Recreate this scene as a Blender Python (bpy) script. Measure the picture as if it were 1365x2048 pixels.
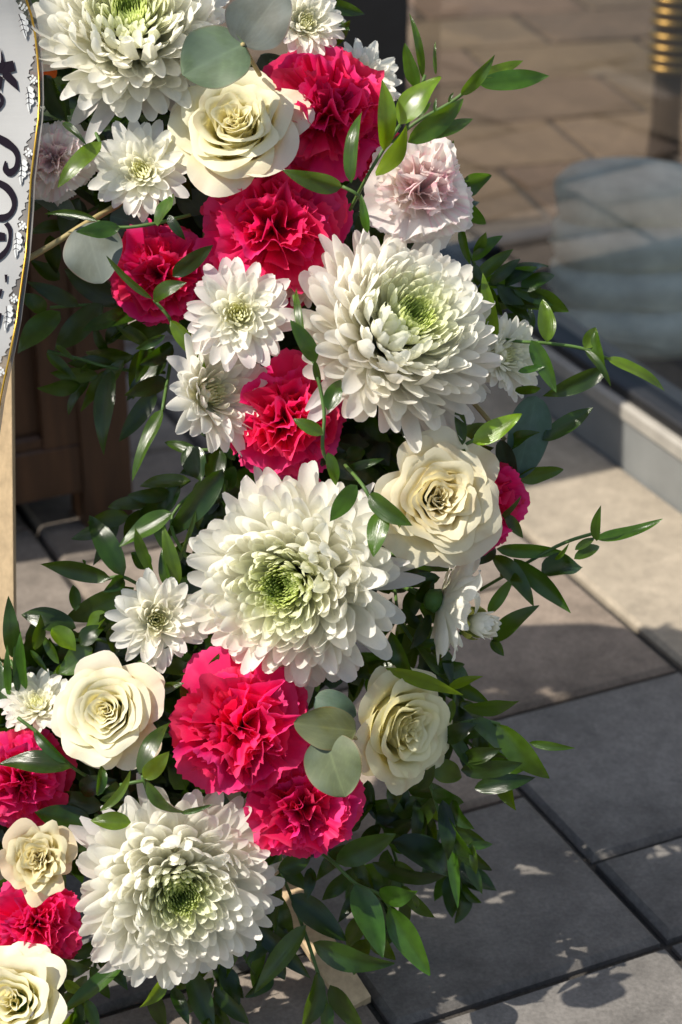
import bpy, math, random
from mathutils import Vector, Matrix, noise
for o in list(bpy.data.objects): bpy.data.objects.remove(o)
SC = bpy.context.scene
COL = SC.collection
PI = math.pi
V = Vector
R_ = math.radians

# ------------------------------------------------------------------ camera, sky, sun, exposure
H = 0.70                                   # height of the lens above the paving
PITCH = R_(27.2)
FOC = 4000.0                               # focal length in photo pixels
cam = bpy.data.cameras.new('camera'); camo = bpy.data.objects.new('camera', cam); COL.objects.link(camo)
camo.location = (0, 0, H); camo.rotation_euler = (PI/2 - PITCH, 0, 0)
cam.sensor_fit = 'VERTICAL'; cam.sensor_height = 36; cam.lens = 36*FOC/2048
cam.clip_start = .02; cam.clip_end = 200
cam.dof.use_dof = True; cam.dof.focus_distance = .965; cam.dof.aperture_fstop = 10
SC.camera = camo
SUN_TRAVEL = V((.77, .255, -1.0)).normalized()
W = bpy.data.worlds.new('World'); SC.world = W; W.use_nodes = True
nt = W.node_tree; bg = nt.nodes['Background']
sky = nt.nodes.new('ShaderNodeTexSky'); sky.sky_type = 'NISHITA'; sky.sun_disc = False
ts = -SUN_TRAVEL
sky.sun_elevation = math.asin(ts.z); sky.sun_rotation = math.atan2(ts.x, ts.y)
nt.links.new(sky.outputs[0], bg.inputs[0]); bg.inputs[1].default_value = .11
sun = bpy.data.lights.new('sun', 'SUN'); sun.energy = 5.0; sun.angle = R_(.55); sun.color = (1, .93, .82)
suno = bpy.data.objects.new('sun', sun); COL.objects.link(suno)
suno.rotation_euler = SUN_TRAVEL.to_track_quat('-Z', 'Y').to_euler(); suno.location = (-2, -1, 3)
SC.view_settings.view_transform = 'Standard'; SC.view_settings.look = 'None'
SC.view_settings.exposure = .52; SC.view_settings.gamma = 1
SC.render.engine = 'CYCLES'
SC.cycles.max_bounces = 12; SC.cycles.diffuse_bounces = 10; SC.cycles.transmission_bounces = 10; SC.cycles.transparent_max_bounces = 16

CR = V((1, 0, 0)); CU = V((0, math.sin(PITCH), math.cos(PITCH))); CF = V((0, math.cos(PITCH), -math.sin(PITCH)))
C0 = V((0, 0, H))
def ray(u, v): return CR*((u-682)/FOC) + CU*((1024-v)/FOC) + CF
def P(u, v, d): return C0 + ray(u, v)*d                # a point of the photo at a distance of d metres
def G(u, v, z=0.0):
    r = ray(u, v); return C0 + r*((z-H)/r.z)           # a point of the photo on the level z
def cdir(x, y, z): return (CR*x + CU*y - CF*z).normalized()   # right, up, towards the viewer

# ------------------------------------------------------------------ helpers
def link(o, parent=None):
    COL.objects.link(o)
    if parent is not None: o.parent = parent
    return o
def tag(o, label=None, cat=None, group=None, kind=None):
    if label: o['label'] = label
    if cat: o['category'] = cat
    if group: o['group'] = group
    if kind: o['kind'] = kind
    return o
def empty(name, M, label, cat, group=None):
    o = bpy.data.objects.new(name, None); o.empty_display_size = .01; COL.objects.link(o)
    o.matrix_world = M if isinstance(M, Matrix) else Matrix.Translation(M)
    return tag(o, label, cat, group)
def mesh(name, vs, fs, mat, parent=None, cols=None, uvs=None, smooth=True, color=None):
    me = bpy.data.meshes.new(name); me.from_pydata(vs, [], fs)
    if smooth: me.polygons.foreach_set('use_smooth', [True]*len(me.polygons))
    if cols is not None:
        a = me.color_attributes.new('Col', 'FLOAT_COLOR', 'POINT')
        a.data.foreach_set('color', [c for q in cols for c in (q[0], q[1], q[2], 1)])
    if uvs is not None:
        ul = me.uv_layers.new(name='UVMap')
        ul.data.foreach_set('uv', [c for l in me.loops for c in uvs[l.vertex_index]])
    me.materials.append(mat)
    o = bpy.data.objects.new(name, me)
    if color: o.color = (*color, 1)
    return link(o, parent)
def gridf(nu, nv, off=0):
    return [(off+j*nu+i, off+j*nu+i+1, off+(j+1)*nu+i+1, off+(j+1)*nu+i) for j in range(nv-1) for i in range(nu-1)]
def frame(loc, n, roll=0.0):
    n = n.normalized(); up = CU if abs(n.dot(CU)) < .95 else CR
    x = up.cross(n).normalized(); y = n.cross(x)
    m = Matrix((x, y, n)).transposed().to_4x4()
    return Matrix.Translation(loc) @ m @ Matrix.Rotation(roll, 4, 'Z')
def tube(pts, rads, n=6):
    vs, fs = [], []; N = len(pts)
    if not hasattr(rads, '__len__'): rads = [rads]*N
    for i, p in enumerate(pts):
        t = (pts[min(i+1, N-1)] - pts[max(i-1, 0)]).normalized()
        a = t.cross(V((.3, .2, 1))).normalized(); b = t.cross(a)
        for k in range(n):
            w = 2*PI*k/n; vs.append(p + (a*math.cos(w)+b*math.sin(w))*rads[i])
    for i in range(N-1):
        for k in range(n):
            fs.append((i*n+k, i*n+(k+1) % n, (i+1)*n+(k+1) % n, (i+1)*n+k))
    fs.append(tuple(range(n))[::-1]); fs.append(tuple((N-1)*n+k for k in range(n)))
    return vs, fs
def spline(pts, n):
    """Catmull-Rom through pts (Vectors)"""
    q = [pts[0]*2-pts[1]] + list(pts) + [pts[-1]*2-pts[-2]]; out = []
    S = len(pts)-1
    for i in range(n+1):
        x = i/n*S; k = min(int(x), S-1); f = x-k
        a, b, c, d = q[k:k+4]
        out.append(.5*((2*b)+(c-a)*f+(2*a-5*b+4*c-d)*f*f+(3*b-a-3*c+d)*f**3))
    return out
def box(o, ex, ey, ez, bev=0.0):
    """box from corner o along edge vectors; the top edge bevelled"""
    if bev <= 0:
        vs = [o, o+ex, o+ex+ey, o+ey, o+ez, o+ex+ez, o+ex+ey+ez, o+ey+ez]
        fs = [(3, 2, 1, 0), (4, 5, 6, 7), (0, 1, 5, 4), (1, 2, 6, 5), (2, 3, 7, 6), (3, 0, 4, 7)]
        return vs, fs
    bx, by, bz = ex.normalized()*bev, ey.normalized()*bev, ez.normalized()*bev
    base = [o, o+ex, o+ex+ey, o+ey]; mid = [p+ez-bz for p in base]
    top = [o+ez+bx+by, o+ex+ez-bx+by, o+ex+ey+ez-bx-by, o+ey+ez+bx-by]
    vs = base+mid+top; fs = [(3, 2, 1, 0), (8, 9, 10, 11)]
    for k in range(4):
        j = (k+1) % 4; fs += [(k, j, 4+j, 4+k), (4+k, 4+j, 8+j, 8+k)]
    return vs, fs

# ------------------------------------------------------------------ materials
def nodes(name):
    m = bpy.data.materials.new(name); m.use_nodes = True
    t = m.node_tree; return m, t, t.nodes['Principled BSDF'], t.nodes['Material Output']
def N(t, kind, **kw):
    n = t.nodes.new(kind)
    for k, v in kw.items():
        if k.startswith('i_'): n.inputs[k[2:].replace('_', ' ')].default_value = v
        else: setattr(n, k, v)
    return n
def mul(t, a, b, f=1.0):
    m = N(t, 'ShaderNodeMix', data_type='RGBA', blend_type='MULTIPLY'); m.inputs[0].default_value = f
    t.links.new(a, m.inputs[6]); t.links.new(b, m.inputs[7]); return m.outputs[2]
def petal_mat(name, trans=.3, rough=.5, spec=.25, tsat=(1, 1, 1), fine=1.0, sss=0.0):
    m, t, p, out = nodes(name)
    att = N(t, 'ShaderNodeAttribute', attribute_name='Col'); oi = N(t, 'ShaderNodeObjectInfo')
    c = mul(t, att.outputs[0], oi.outputs['Color'])
    tc = N(t, 'ShaderNodeTexCoord')
    nz = N(t, 'ShaderNodeTexNoise', i_Scale=900.0, i_Detail=2.0); t.links.new(tc.outputs['Object'], nz.inputs['Vector'])
    rp = N(t, 'ShaderNodeMapRange'); rp.inputs[1].default_value = .25; rp.inputs[2].default_value = .75
    rp.inputs[3].default_value = 1-.08*fine; rp.inputs[4].default_value = 1+.04*fine
    t.links.new(nz.outputs[0], rp.inputs[0])
    c = mul(t, c, rp.outputs[0])
    t.links.new(c, p.inputs['Base Color']); p.inputs['Roughness'].default_value = rough
    p.inputs['Specular IOR Level'].default_value = spec
    bm = N(t, 'ShaderNodeBump', i_Strength=.12, i_Distance=.0006)
    t.links.new(nz.outputs[0], bm.inputs['Height']); t.links.new(bm.outputs[0], p.inputs['Normal'])
    tr = N(t, 'ShaderNodeBsdfTranslucent'); k = N(t, 'ShaderNodeRGB'); k.outputs[0].default_value = (*tsat, 1)
    t.links.new(mul(t, c, k.outputs[0]), tr.inputs[0])
    mx = N(t, 'ShaderNodeMixShader'); mx.inputs[0].default_value = trans
    t.links.new(p.outputs[0], mx.inputs[1]); t.links.new(tr.outputs[0], mx.inputs[2]); t.links.new(mx.outputs[0], out.inputs[0])
    return m
M_mum = petal_mat('white chrysanthemum petal', .56, .42, .30, (1, 1, .96), .4)
M_rose = petal_mat('cream rose petal', .46, .5, .25, (1, .97, .82), .25)
M_carn = petal_mat('hot pink carnation petal', .44, .55, .2, (1.1, .9, 1), .4)
M_green = petal_mat('green calyx', .1, .5, .3)
def leaf_mat(name, base, trans_col, trans, rough, vein, var=.35, powder=None, vb=.55):
    m, t, p, out = nodes(name)
    att = N(t, 'ShaderNodeAttribute', attribute_name='Col'); oi = N(t, 'ShaderNodeObjectInfo')
    b = N(t, 'ShaderNodeRGB'); b.outputs[0].default_value = (*base, 1)
    c = mul(t, mul(t, b.outputs[0], att.outputs[0]), oi.outputs['Color'])
    tc = N(t, 'ShaderNodeTexCoord'); nz = N(t, 'ShaderNodeTexNoise', i_Scale=140.0, i_Detail=4.0)
    t.links.new(tc.outputs['Object'], nz.inputs['Vector'])
    rp = N(t, 'ShaderNodeMapRange'); rp.inputs[1].default_value = .3; rp.inputs[2].default_value = .7
    rp.inputs[3].default_value = 1-var; rp.inputs[4].default_value = 1+var
    t.links.new(nz.outputs[0], rp.inputs[0]); c = mul(t, c, rp.outputs[0])
    if powder:
        n2 = N(t, 'ShaderNodeTexNoise', i_Scale=60.0, i_Detail=6.0); t.links.new(tc.outputs['Object'], n2.inputs['Vector'])
        mp = N(t, 'ShaderNodeMix', data_type='RGBA'); mp.inputs[7].default_value = (*powder, 1)
        r2 = N(t, 'ShaderNodeMapRange'); r2.inputs[1].default_value = .45; r2.inputs[2].default_value = .62; r2.inputs[4].default_value = .6
        t.links.new(n2.outputs[0], r2.inputs[0]); t.links.new(r2.outputs[0], mp.inputs[0]); t.links.new(c, mp.inputs[6]); c = mul(t, mp.outputs[2], oi.outputs['Color'])
    t.links.new(c, p.inputs['Base Color']); p.inputs['Roughness'].default_value = rough
    p.inputs['Specular IOR Level'].default_value = .5
    uv = N(t, 'ShaderNodeUVMap'); mp = N(t, 'ShaderNodeMapping'); mp.inputs['Scale'].default_value = (vein, .25, 1)
    t.links.new(uv.outputs[0], mp.inputs[0])
    wv = N(t, 'ShaderNodeTexNoise', i_Scale=1.0, i_Detail=3.0); t.links.new(mp.outputs[0], wv.inputs['Vector'])
    bm = N(t, 'ShaderNodeBump', i_Strength=vb, i_Distance=.0009); t.links.new(wv.outputs[0], bm.inputs['Height'])
    t.links.new(bm.outputs[0], p.inputs['Normal'])
    tr = N(t, 'ShaderNodeBsdfTranslucent'); k = N(t, 'ShaderNodeRGB'); k.outputs[0].default_value = (*trans_col, 1)
    t.links.new(mul(t, k.outputs[0], oi.outputs['Color']), tr.inputs[0])
    mx = N(t, 'ShaderNodeMixShader'); mx.inputs[0].default_value = trans
    t.links.new(p.outputs[0], mx.inputs[1]); t.links.new(tr.outputs[0], mx.inputs[2]); t.links.new(mx.outputs[0], out.inputs[0])
    return m
M_leaf = leaf_mat('glossy ruscus leaf', (.023, .057, .006), (.20, .40, .008), .25, .22, 14, .4, None, .25)
M_euc = leaf_mat('powdery eucalyptus leaf', (.054, .088, .068), (.06, .11, .04), .12, .62, 5, .15, (.094, .132, .113), .16)
def plain(name, col, rough=.6, metal=0.0, spec=.4, noise_scale=None, amount=.3, bump=0.0, stretch=(1, 1, 1), trans=0.0):
    m, t, p, out = nodes(name)
    p.inputs['Roughness'].default_value = rough; p.inputs['Metallic'].default_value = metal
    p.inputs['Specular IOR Level'].default_value = spec; p.inputs['Base Color'].default_value = (*col, 1)
    if noise_scale:
        tc = N(t, 'ShaderNodeTexCoord'); mp = N(t, 'ShaderNodeMapping'); mp.inputs['Scale'].default_value = stretch
        t.links.new(tc.outputs['Object'], mp.inputs[0])
        nz = N(t, 'ShaderNodeTexNoise', i_Scale=noise_scale, i_Detail=8.0, i_Roughness=.65); t.links.new(mp.outputs[0], nz.inputs['Vector'])
        rp = N(t, 'ShaderNodeMapRange'); rp.inputs[1].default_value = .3; rp.inputs[2].default_value = .7
        rp.inputs[3].default_value = 1-amount; rp.inputs[4].default_value = 1+amount; t.links.new(nz.outputs[0], rp.inputs[0])
        k = N(t, 'ShaderNodeRGB'); k.outputs[0].default_value = (*col, 1); oi = N(t, 'ShaderNodeObjectInfo')
        t.links.new(mul(t, mul(t, k.outputs[0], oi.outputs['Color']), rp.outputs[0]), p.inputs['Base Color'])
        if bump:
            bm = N(t, 'ShaderNodeBump', i_Strength=.6, i_Distance=bump); t.links.new(nz.outputs[0], bm.inputs['Height'])
            t.links.new(bm.outputs[0], p.inputs['Normal'])
    if trans:
        tr = N(t, 'ShaderNodeBsdfTranslucent'); tr.inputs[0].default_value = (*col, 1)
        mx = N(t, 'ShaderNodeMixShader'); mx.inputs[0].default_value = trans
        t.links.new(p.outputs[0], mx.inputs[1]); t.links.new(tr.outputs[0], mx.inputs[2]); t.links.new(mx.outputs[0], out.inputs[0])
    return m
def stone_mat(name, col, spot=.35, bump=.0012, fine=(.62, 1.3)):
    """concrete paver: blotches, grains and pores, tinted by the object colour"""
    m, t, p, out = nodes(name)
    tc = N(t, 'ShaderNodeTexCoord'); oi = N(t, 'ShaderNodeObjectInfo')
    def nz(scale, det, lo, hi, a, b):
        n = N(t, 'ShaderNodeTexNoise', i_Scale=scale, i_Detail=det, i_Roughness=.7); t.links.new(tc.outputs['Object'], n.inputs['Vector'])
        r = N(t, 'ShaderNodeMapRange'); r.inputs[1].default_value = lo; r.inputs[2].default_value = hi
        r.inputs[3].default_value = a; r.inputs[4].default_value = b; t.links.new(n.outputs[0], r.inputs[0]); return n, r.outputs[0]
    n1, a = nz(9, 5, .35, .65, 1-spot, 1+spot*.6); n2, b = nz(420, 3, .3, .7, *fine); n3, c = nz(60, 6, .3, .7, .8, 1.15)
    k = N(t, 'ShaderNodeRGB'); k.outputs[0].default_value = (*col, 1)
    x = mul(t, mul(t, mul(t, mul(t, k.outputs[0], oi.outputs['Color']), a), b), c)
    t.links.new(x, p.inputs['Base Color']); p.inputs['Roughness'].default_value = .85; p.inputs['Specular IOR Level'].default_value = .25
    bm = N(t, 'ShaderNodeBump', i_Strength=.5, i_Distance=bump); t.links.new(n2.outputs[0], bm.inputs['Height']); t.links.new(bm.outputs[0], p.inputs['Normal'])
    return m
M_paver = stone_mat('concrete paver', (.182, .156, .133), .35, .0008, (.78, 1.16))
M_slab = stone_mat('smooth stone slab', (.295, .253, .195), .14, .0005, (.86, 1.10))
M_sand = stone_mat('dark joint sand', (.045, .04, .035), .3)
M_kerb = plain('grey painted kerb', (.18, .185, .18), .6, 0, .3, 25, .12, .0005)
M_sill = plain('cream stone sill', (.30, .28, .245), .7, 0, .3, 30, .15, .0005)
M_black = plain('black coated metal', (.012, .012, .013), .45, 0, .4, 30, .2)
M_cab = plain('dark stained oak', (.052, .024, .011), .5, 0, .35, 14, .45, .0008, (6, 6, .7))
M_lath = plain('raw pine lath', (.48, .36, .22), .7, 0, .25, 24, .22, .0006, (8, 8, .6))
M_brass = plain('worn brass', (.30, .19, .06), .42, 1.0)
M_iron = plain('dark turned iron', (.03, .022, .016), .4, .3, .5, 30, .3)
M_form = plain('pale rounded form', (.80, .74, .58), .85, 0, .2, 22, .3, .003)
M_earth = plain('dark brown earth', (.07, .045, .028), .9, 0, .2, 40, .5, .004)
M_floor = stone_mat('indoor brown tile', (.13, .095, .065), .25)  # indoor shade is put into this dark base colour
M_moss = plain('dark moss', (.018, .03, .010), .9, 0, .1, 60, .5, .004)
M_stem = plain('green stem', (.07, .13, .03), .5, 0, .3, 60, .25)
M_twig = plain('pale twig', (.34, .27, .12), .6, 0, .3, 60, .25)
M_satin = plain('white satin ribbon', (.42, .42, .41), .6, 0, .3, 30, .05, 0, (1, 1, 1), .25)
M_ink = plain('purple black print', (.009, .006, .011), .85, 0, .08)
M_gold = plain('gold thread', (.62, .36, .05), .3, .85)
M_lace = plain('white lace print', (.50, .51, .50), .7, 0, .1)
M_orange = petal_mat('orange petal', .3, .5, .25)
def sheer(name, col, alpha, rough=.5):
    m, t, p, out = nodes(name); p.inputs['Base Color'].default_value = (*col, 1); p.inputs['Roughness'].default_value = rough
    tr = N(t, 'ShaderNodeBsdfTransparent'); mx = N(t, 'ShaderNodeMixShader'); mx.inputs[0].default_value = alpha
    t.links.new(tr.outputs[0], mx.inputs[1]); t.links.new(p.outputs[0], mx.inputs[2]); t.links.new(mx.outputs[0], out.inputs[0]); return m
M_sheer = sheer('sheer grey organza', (.13, .12, .11), .72)
def glass_mat():
    m, t, p, out = nodes('tinted window glass'); t.nodes.remove(p)
    tr = N(t, 'ShaderNodeBsdfTransparent'); tr.inputs[0].default_value = (.86, .84, .78, 1)
    gl = N(t, 'ShaderNodeBsdfGlossy'); gl.inputs['Roughness'].default_value = .03; gl.inputs[0].default_value = (.9, .9, .9, 1)
    fr = N(t, 'ShaderNodeFresnel'); fr.inputs[0].default_value = 3.0
    mx = N(t, 'ShaderNodeMixShader'); t.links.new(fr.outputs[0], mx.inputs[0]); t.links.new(tr.outputs[0], mx.inputs[1]); t.links.new(gl.outputs[0], mx.inputs[2])
    t.links.new(mx.outputs[0], out.inputs[0]); return m
M_glass = glass_mat()

# ------------------------------------------------------------------ the place: paving, kerb, window, cabinet
S = H/.85
O1 = G(1333, 1880)                                        # a corner of the paving
A = V((.906, .423, 0)); B = V((-.423, .906, 0))           # to the right along the rows / away along the kerb
def Q(a, b, z=0.0): return V((O1.x, O1.y, 0)) + A*a + B*b + V((0, 0, z))
Z = V((0, 0, 1))
g = mesh('ground', [V((-30, -30, -.05)), V((30, -30, -.05)), V((30, 60, -.05)), V((-30, 60, -.05))], [(0, 1, 2, 3)], M_sand); tag(g, kind='structure')
pav = bpy.data.objects.new('pavement', None); COL.objects.link(pav); tag(pav, kind='structure')
bed = mesh('joint_bed', [Q(-3, -2.2, -.006), Q(3, -2.2, -.006), Q(3, 4, -.006), Q(-3, 4, -.006)], [(0, 1, 2, 3)], M_sand, pav)
rng = random.Random(5)
CW = .201*S; J = .0023
def paver(a0, a1, b0, b1):
    dz = rng.uniform(-.0015, .0012)
    o = Q(a0+J, b0+J, -.04)
    vs, fs = box(o, A*(a1-a0-2*J), B*(b1-b0-2*J), V((0, 0, .04+dz)), .0035)
    vs = [v - o for v in vs]
    greyer = b0 < .1 and rng.random() < .75 and a0 > -.4  # nearer pavers, except far left, mostly darker and greyer
    k = rng.uniform(.70, .86) if greyer else rng.uniform(.92, 1.18); w = rng.uniform(-.14, -.07) if greyer else rng.uniform(-.01, .07)
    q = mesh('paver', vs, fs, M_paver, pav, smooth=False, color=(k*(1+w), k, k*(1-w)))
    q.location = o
L0 = .186*S
for c in range(-9, 2):                                    # columns of pavers running away along the kerb
    a0 = c*CW; a1 = a0+CW
    if c == 0: cuts = [-.6, -.42, -.24, -.112*S-L0*.5, 0, .095*S, .095*S+L0*1.02, .095*S+L0*2.0]
    elif c == -1: cuts = [-.6, -.42, -L0*1.5, -L0*.55, 0, L0, L0*2, L0*2.55]
    else: cuts = [-.65+rng.random()*.1]
    while cuts[-1] < 1.9:
        if c == 0 and cuts[-1] > 1.9: break
        cuts.append(cuts[-1]+rng.choice((L0*.55, L0, L0, L0*1.5)))
    if c == 1: continue
    for b0, b1 in zip(cuts, cuts[1:]):
        p0 = Q((a0+a1)/2, (b0+b1)/2)
        if p0.y < .35 or p0.y > 2.4 or abs(p0.x) > .75: continue
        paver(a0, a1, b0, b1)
KA = .353*S; KH = .066*S
slab = mesh('pavement_slab', *box(Q(CW+J, -1.2, -.05), A*(KA-CW-J), B*4.2, V((0, 0, .051)), .003), M_slab, smooth=False); tag(slab, kind='structure')
kerb = bpy.data.objects.new('kerb', None); COL.objects.link(kerb); tag(kerb, kind='structure')
mesh('kerb_face', *box(Q(KA+.0005, -1.2, -.03), A*.05, B*4.2, V((0, 0, .03+KH-.012)), 0), M_kerb, kerb, smooth=False)
mesh('kerb_sill', *box(Q(KA-.002, -1.2, KH-.0115), A*.06, B*4.2, V((0, 0, .012)), .002), M_sill, kerb, smooth=False)
# window standing on the kerb
GA = KA+.017
win = empty('shop_window', Q(GA, .6, KH), 'tall tinted glass window standing on the grey kerb', 'window')
def rel(vs, o): M = o.matrix_world.inverted(); return [M @ v for v in vs]
mesh('pane', rel([Q(GA, 1.115*S, KH+.001), Q(GA, -1.1, KH+.001), Q(GA, -1.1, 1.5), Q(GA, 1.115*S, 1.5)], win), [(0, 1, 2, 3)], M_glass, win, smooth=False)
vs, fs = box(Q(GA-.012, -1.1, KH+.0008), A*.024, B*(1.1+1.1*S), Z*.010, .002); mesh('glazing_bead', rel(vs, win), fs, M_black, win, smooth=False)
pL = P(672, 300, 2.3*S); pR = P(812, 300, 2.3*S)
post = empty('window_post', V(((pL.x+pR.x)/2, pL.y, 0)), 'black square post at the far end of the shop window', 'post')
w_ = pR.x-pL.x
vs, fs = box(V((pL.x, pL.y, .0)), V((w_, 0, 0)), V((0, .05, 0)), Z*1.6); mesh('shaft', rel(vs, post), fs, M_black, post, smooth=False)
vs, fs = box(V((pL.x-.01, pL.y-.01, .0005)), V((w_+.02, 0, 0)), V((0, .07, 0)), Z*.012, .003); mesh('foot_plate', rel(vs, post), fs, M_black, post, smooth=False)
# behind the glass: floor, dark rail, stack of made-up grey forms, turned post
ifl = bpy.data.objects.new('indoor_floor', None); COL.objects.link(ifl); tag(ifl, kind='structure')
fa = R_(-11); FX = A*math.cos(fa)+B*math.sin(fa); FY = -A*math.sin(fa)+B*math.cos(fa)
FO = G(1105, 440, .002)
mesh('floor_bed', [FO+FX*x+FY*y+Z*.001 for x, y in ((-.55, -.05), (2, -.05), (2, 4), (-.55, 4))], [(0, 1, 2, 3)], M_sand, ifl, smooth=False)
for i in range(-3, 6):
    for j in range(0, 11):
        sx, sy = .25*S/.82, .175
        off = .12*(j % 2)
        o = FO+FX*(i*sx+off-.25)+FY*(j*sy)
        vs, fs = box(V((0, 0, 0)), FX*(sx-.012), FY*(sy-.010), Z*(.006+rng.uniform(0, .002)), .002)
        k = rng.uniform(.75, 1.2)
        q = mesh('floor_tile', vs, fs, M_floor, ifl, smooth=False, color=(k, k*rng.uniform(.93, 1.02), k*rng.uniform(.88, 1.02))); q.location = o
ra = G(700, 520, 0); rb = G(1130, 455, 0); dr = (rb-ra)
rail = empty('skirting_rail', ra, 'low dark rail running behind the glass in front of the brown tiles', 'rail')
ra2 = P(690, 545, 2.05*S*1.1); rb2 = P(1150, 470, 2.13*S*1.12)
hgt = max(ra2.z, rb2.z)
e = V((rb2.x-ra2.x, rb2.y-ra2.y, 0)); nrm = V((-e.y, e.x, 0)).normalized()
vs, fs = box(V((ra2.x, ra2.y, .0)), e*1.0, nrm*.03, Z*hgt, .003); mesh('rail_board', rel(vs, rail), fs, M_black, rail, smooth=False)
vs, fs = box(V((ra2.x, ra2.y, .0))-nrm*.012, e*1.0, nrm*.0115, Z*hgt*.35, .003); mesh('rail_base', rel(vs, rail), fs, M_iron, rail, smooth=False)
def lathe(prof, n=24):
    vs, fs = [], []
    for r, z in prof:
        for k in range(n): w = 2*PI*k/n; vs.append(V((r*math.cos(w), r*math.sin(w), z)))
    for i in range(len(prof)-1):
        for k in range(n): fs.append((i*n+k, i*n+(k+1) % n, (i+1)*n+(k+1) % n, (i+1)*n+k))
    fs.append(tuple(range(n))[::-1]); fs.append(tuple((len(prof)-1)*n+k for k in range(n)))
    return vs, fs
def form(px, py, t, wpx, hpx, label, seed):  # rounded forms made up in place of unidentified grey shapes in the glass
    t *= S; c = P(px, py, t); a, b, hh = wpx*t/FOC/2, wpx*t/FOC*.42, hpx*t/FOC/2/.9
    o = empty('rounded_form', V((c.x, c.y, c.z-hh)), label, 'form', 'made-up grey forms stacked behind the window')
    vs, fs = [], []; n, m_ = 28, 14
    for j in range(m_+1):
        ph = -PI/2+PI*j/m_
        for k in range(n):
            w = 2*PI*k/n; cw = math.copysign(abs(math.cos(w))**.7, math.cos(w)); sw = math.copysign(abs(math.sin(w))**.7, math.sin(w))
            cp = max(math.cos(ph), 0)**.45; sp = math.copysign(abs(math.sin(ph))**.8, math.sin(ph))
            d = 1+.06*noise.noise(V((cw*2+seed, sw*2, sp*2)))
            vs.append(V((a*cw*cp*d, b*sw*cp*d, hh+hh*sp*d)))
    for j in range(m_):
        for k in range(n): fs.append((j*n+k, j*n+(k+1) % n, (j+1)*n+(k+1) % n, (j+1)*n+k))
    mesh('form_body', vs, fs, M_form, o)
    vs, fs = tube([V((a*1.02*math.cos(w), b*1.02*math.sin(w), hh+.2*hh*math.sin(3*w+seed))) for w in [2*PI*k/24*.98 for k in range(25)]], .0012, 5)
    mesh('form_ridge', vs, fs, M_form, o)
form(1265, 640, 2.18, 330, 90, 'made-up bottom grey sack of the stack behind the window glass', 1.0)
form(1275, 560, 2.20, 350, 85, 'made-up second grey sack from the ground behind the window glass', 2.0)
form(1262, 482, 2.21, 320, 86, 'made-up third grey sack from the ground behind the window glass', 3.3)
form(1262, 392, 2.23, 300, 105, 'made-up plump grey green sack on top of the stack behind the window', 4.1)
tp = P(1335, 200, 2.55*S); tpb = V((tp.x, tp.y, .004))
pst = empty('turned_post', tpb, 'dark turned post with a stack of brass rings behind the window', 'post')
k_ = 2.55*S/FOC
prof = [(60*k_, 0), (60*k_, .02), (42*k_, .03), (36*k_, tp.z-.07), (30*k_, tp.z-.03), (30*k_, 1.4)]
mesh('shaft', *lathe(prof), M_iron, pst)
for k, vv in enumerate((60, 85, 110, 132, 30, 5, -20)):
    zz = P(1335, vv, 2.55*S).z
    vs, fs = tube([V((38*k_*math.cos(2*PI*i/28), 38*k_*math.sin(2*PI*i/28), zz)) for i in range(29)], 8.5*k_, 8)
    mesh('brass_ring', vs, fs, M_brass, pst)
ep = mesh('soil_patch', [Q(GA+.01, -.9, .003), Q(GA+.45, -.9, .003), Q(GA+.45, .62, .003), Q(GA+.01, .62, .003)], [(0, 1, 2, 3)], M_earth, smooth=False); tag(ep, kind='structure')

# cabinet on the left behind the wreath
c0 = G(268, 1040)
cab = empty('wooden_cabinet', V((c0.x, c0.y, 0)), 'dark oak cabinet with a recessed panel and square leg standing on the paving', 'cabinet')
t0 = (c0-C0).dot(CF); px = t0/FOC
def cbox(name, a0, a1, d0, d1, z0, z1, mat=M_cab, bev=.0):
    vs, fs = box(A*a0+B*d0+Z*z0, A*(a1-a0), B*(d1-d0), Z*(z1-z0), bev)
    return mesh(name, vs, fs, mat, cab, smooth=False)
lw = 98*px
cbox('leg', -lw, 0, 0, lw, .0005, .62, bev=.002)
cbox('leg', -.34, -.34+lw, 0, lw, .0005, .62, bev=.002)
cbox('leg', -lw, 0, .34, .34+lw, .0005, .62, bev=.002)
cbox('leg', -.34, -.34+lw, .34, .34+lw, .0005, .62, bev=.002)
zb = 82*px; zr = zb+104*px
cbox('bottom_rail', -.34+lw, -lw, .003, .022, zb, zr, bev=.002)
cbox('moulding', -.34+lw, -lw-72*px, .006, .012, zr+.0003, zr+.010, bev=.003)
cbox('stile', -lw-72*px, -lw, .0035, .0225, zr, .56, bev=.002)
cbox('panel', -.34+lw, -lw-72*px, .012, .018, zr, .56)
cbox('top_rail', -.34+lw, -lw, .0025, .022, .56, .62, bev=.002)
cbox('side_panel', -.012, -.004, lw, .34, zb, .60)
cbox('floor_board', -.33, -.012, .025, .34, zb+.004, zb+.018)
cbox('table_top', -.36, .02, -.02, .39, .621, .645, bev=.004)

# easel of raw laths
eas = empty('wooden_easel', P(0, 1000, 1.09), 'raw pine easel of thin laths standing behind the flower wreath', 'easel')
def lath(name, p, q, w, th, side):
    d = (q-p).normalized(); s = (side - d*side.dot(d)).normalized(); n = d.cross(s)
    vs, fs = box(p - s*w/2 - n*th/2, s*w, n*th, q-p, .0008)
    return mesh(name, rel(vs, eas), fs, M_lath, eas, smooth=False)
ft = G(716, 2016); 
lath('rear_leg', V((ft.x, ft.y, .001)), P(330, 1400, 1.14), .0155, .008, CR)
lath('upright', G(12, 1880, .001), P(-2, 300, 1.10), .013, .010, CR)
lath('crossbar', P(-330, 1395, 1.13), P(420, 1545, 1.125), .016, .008, CU)

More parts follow.
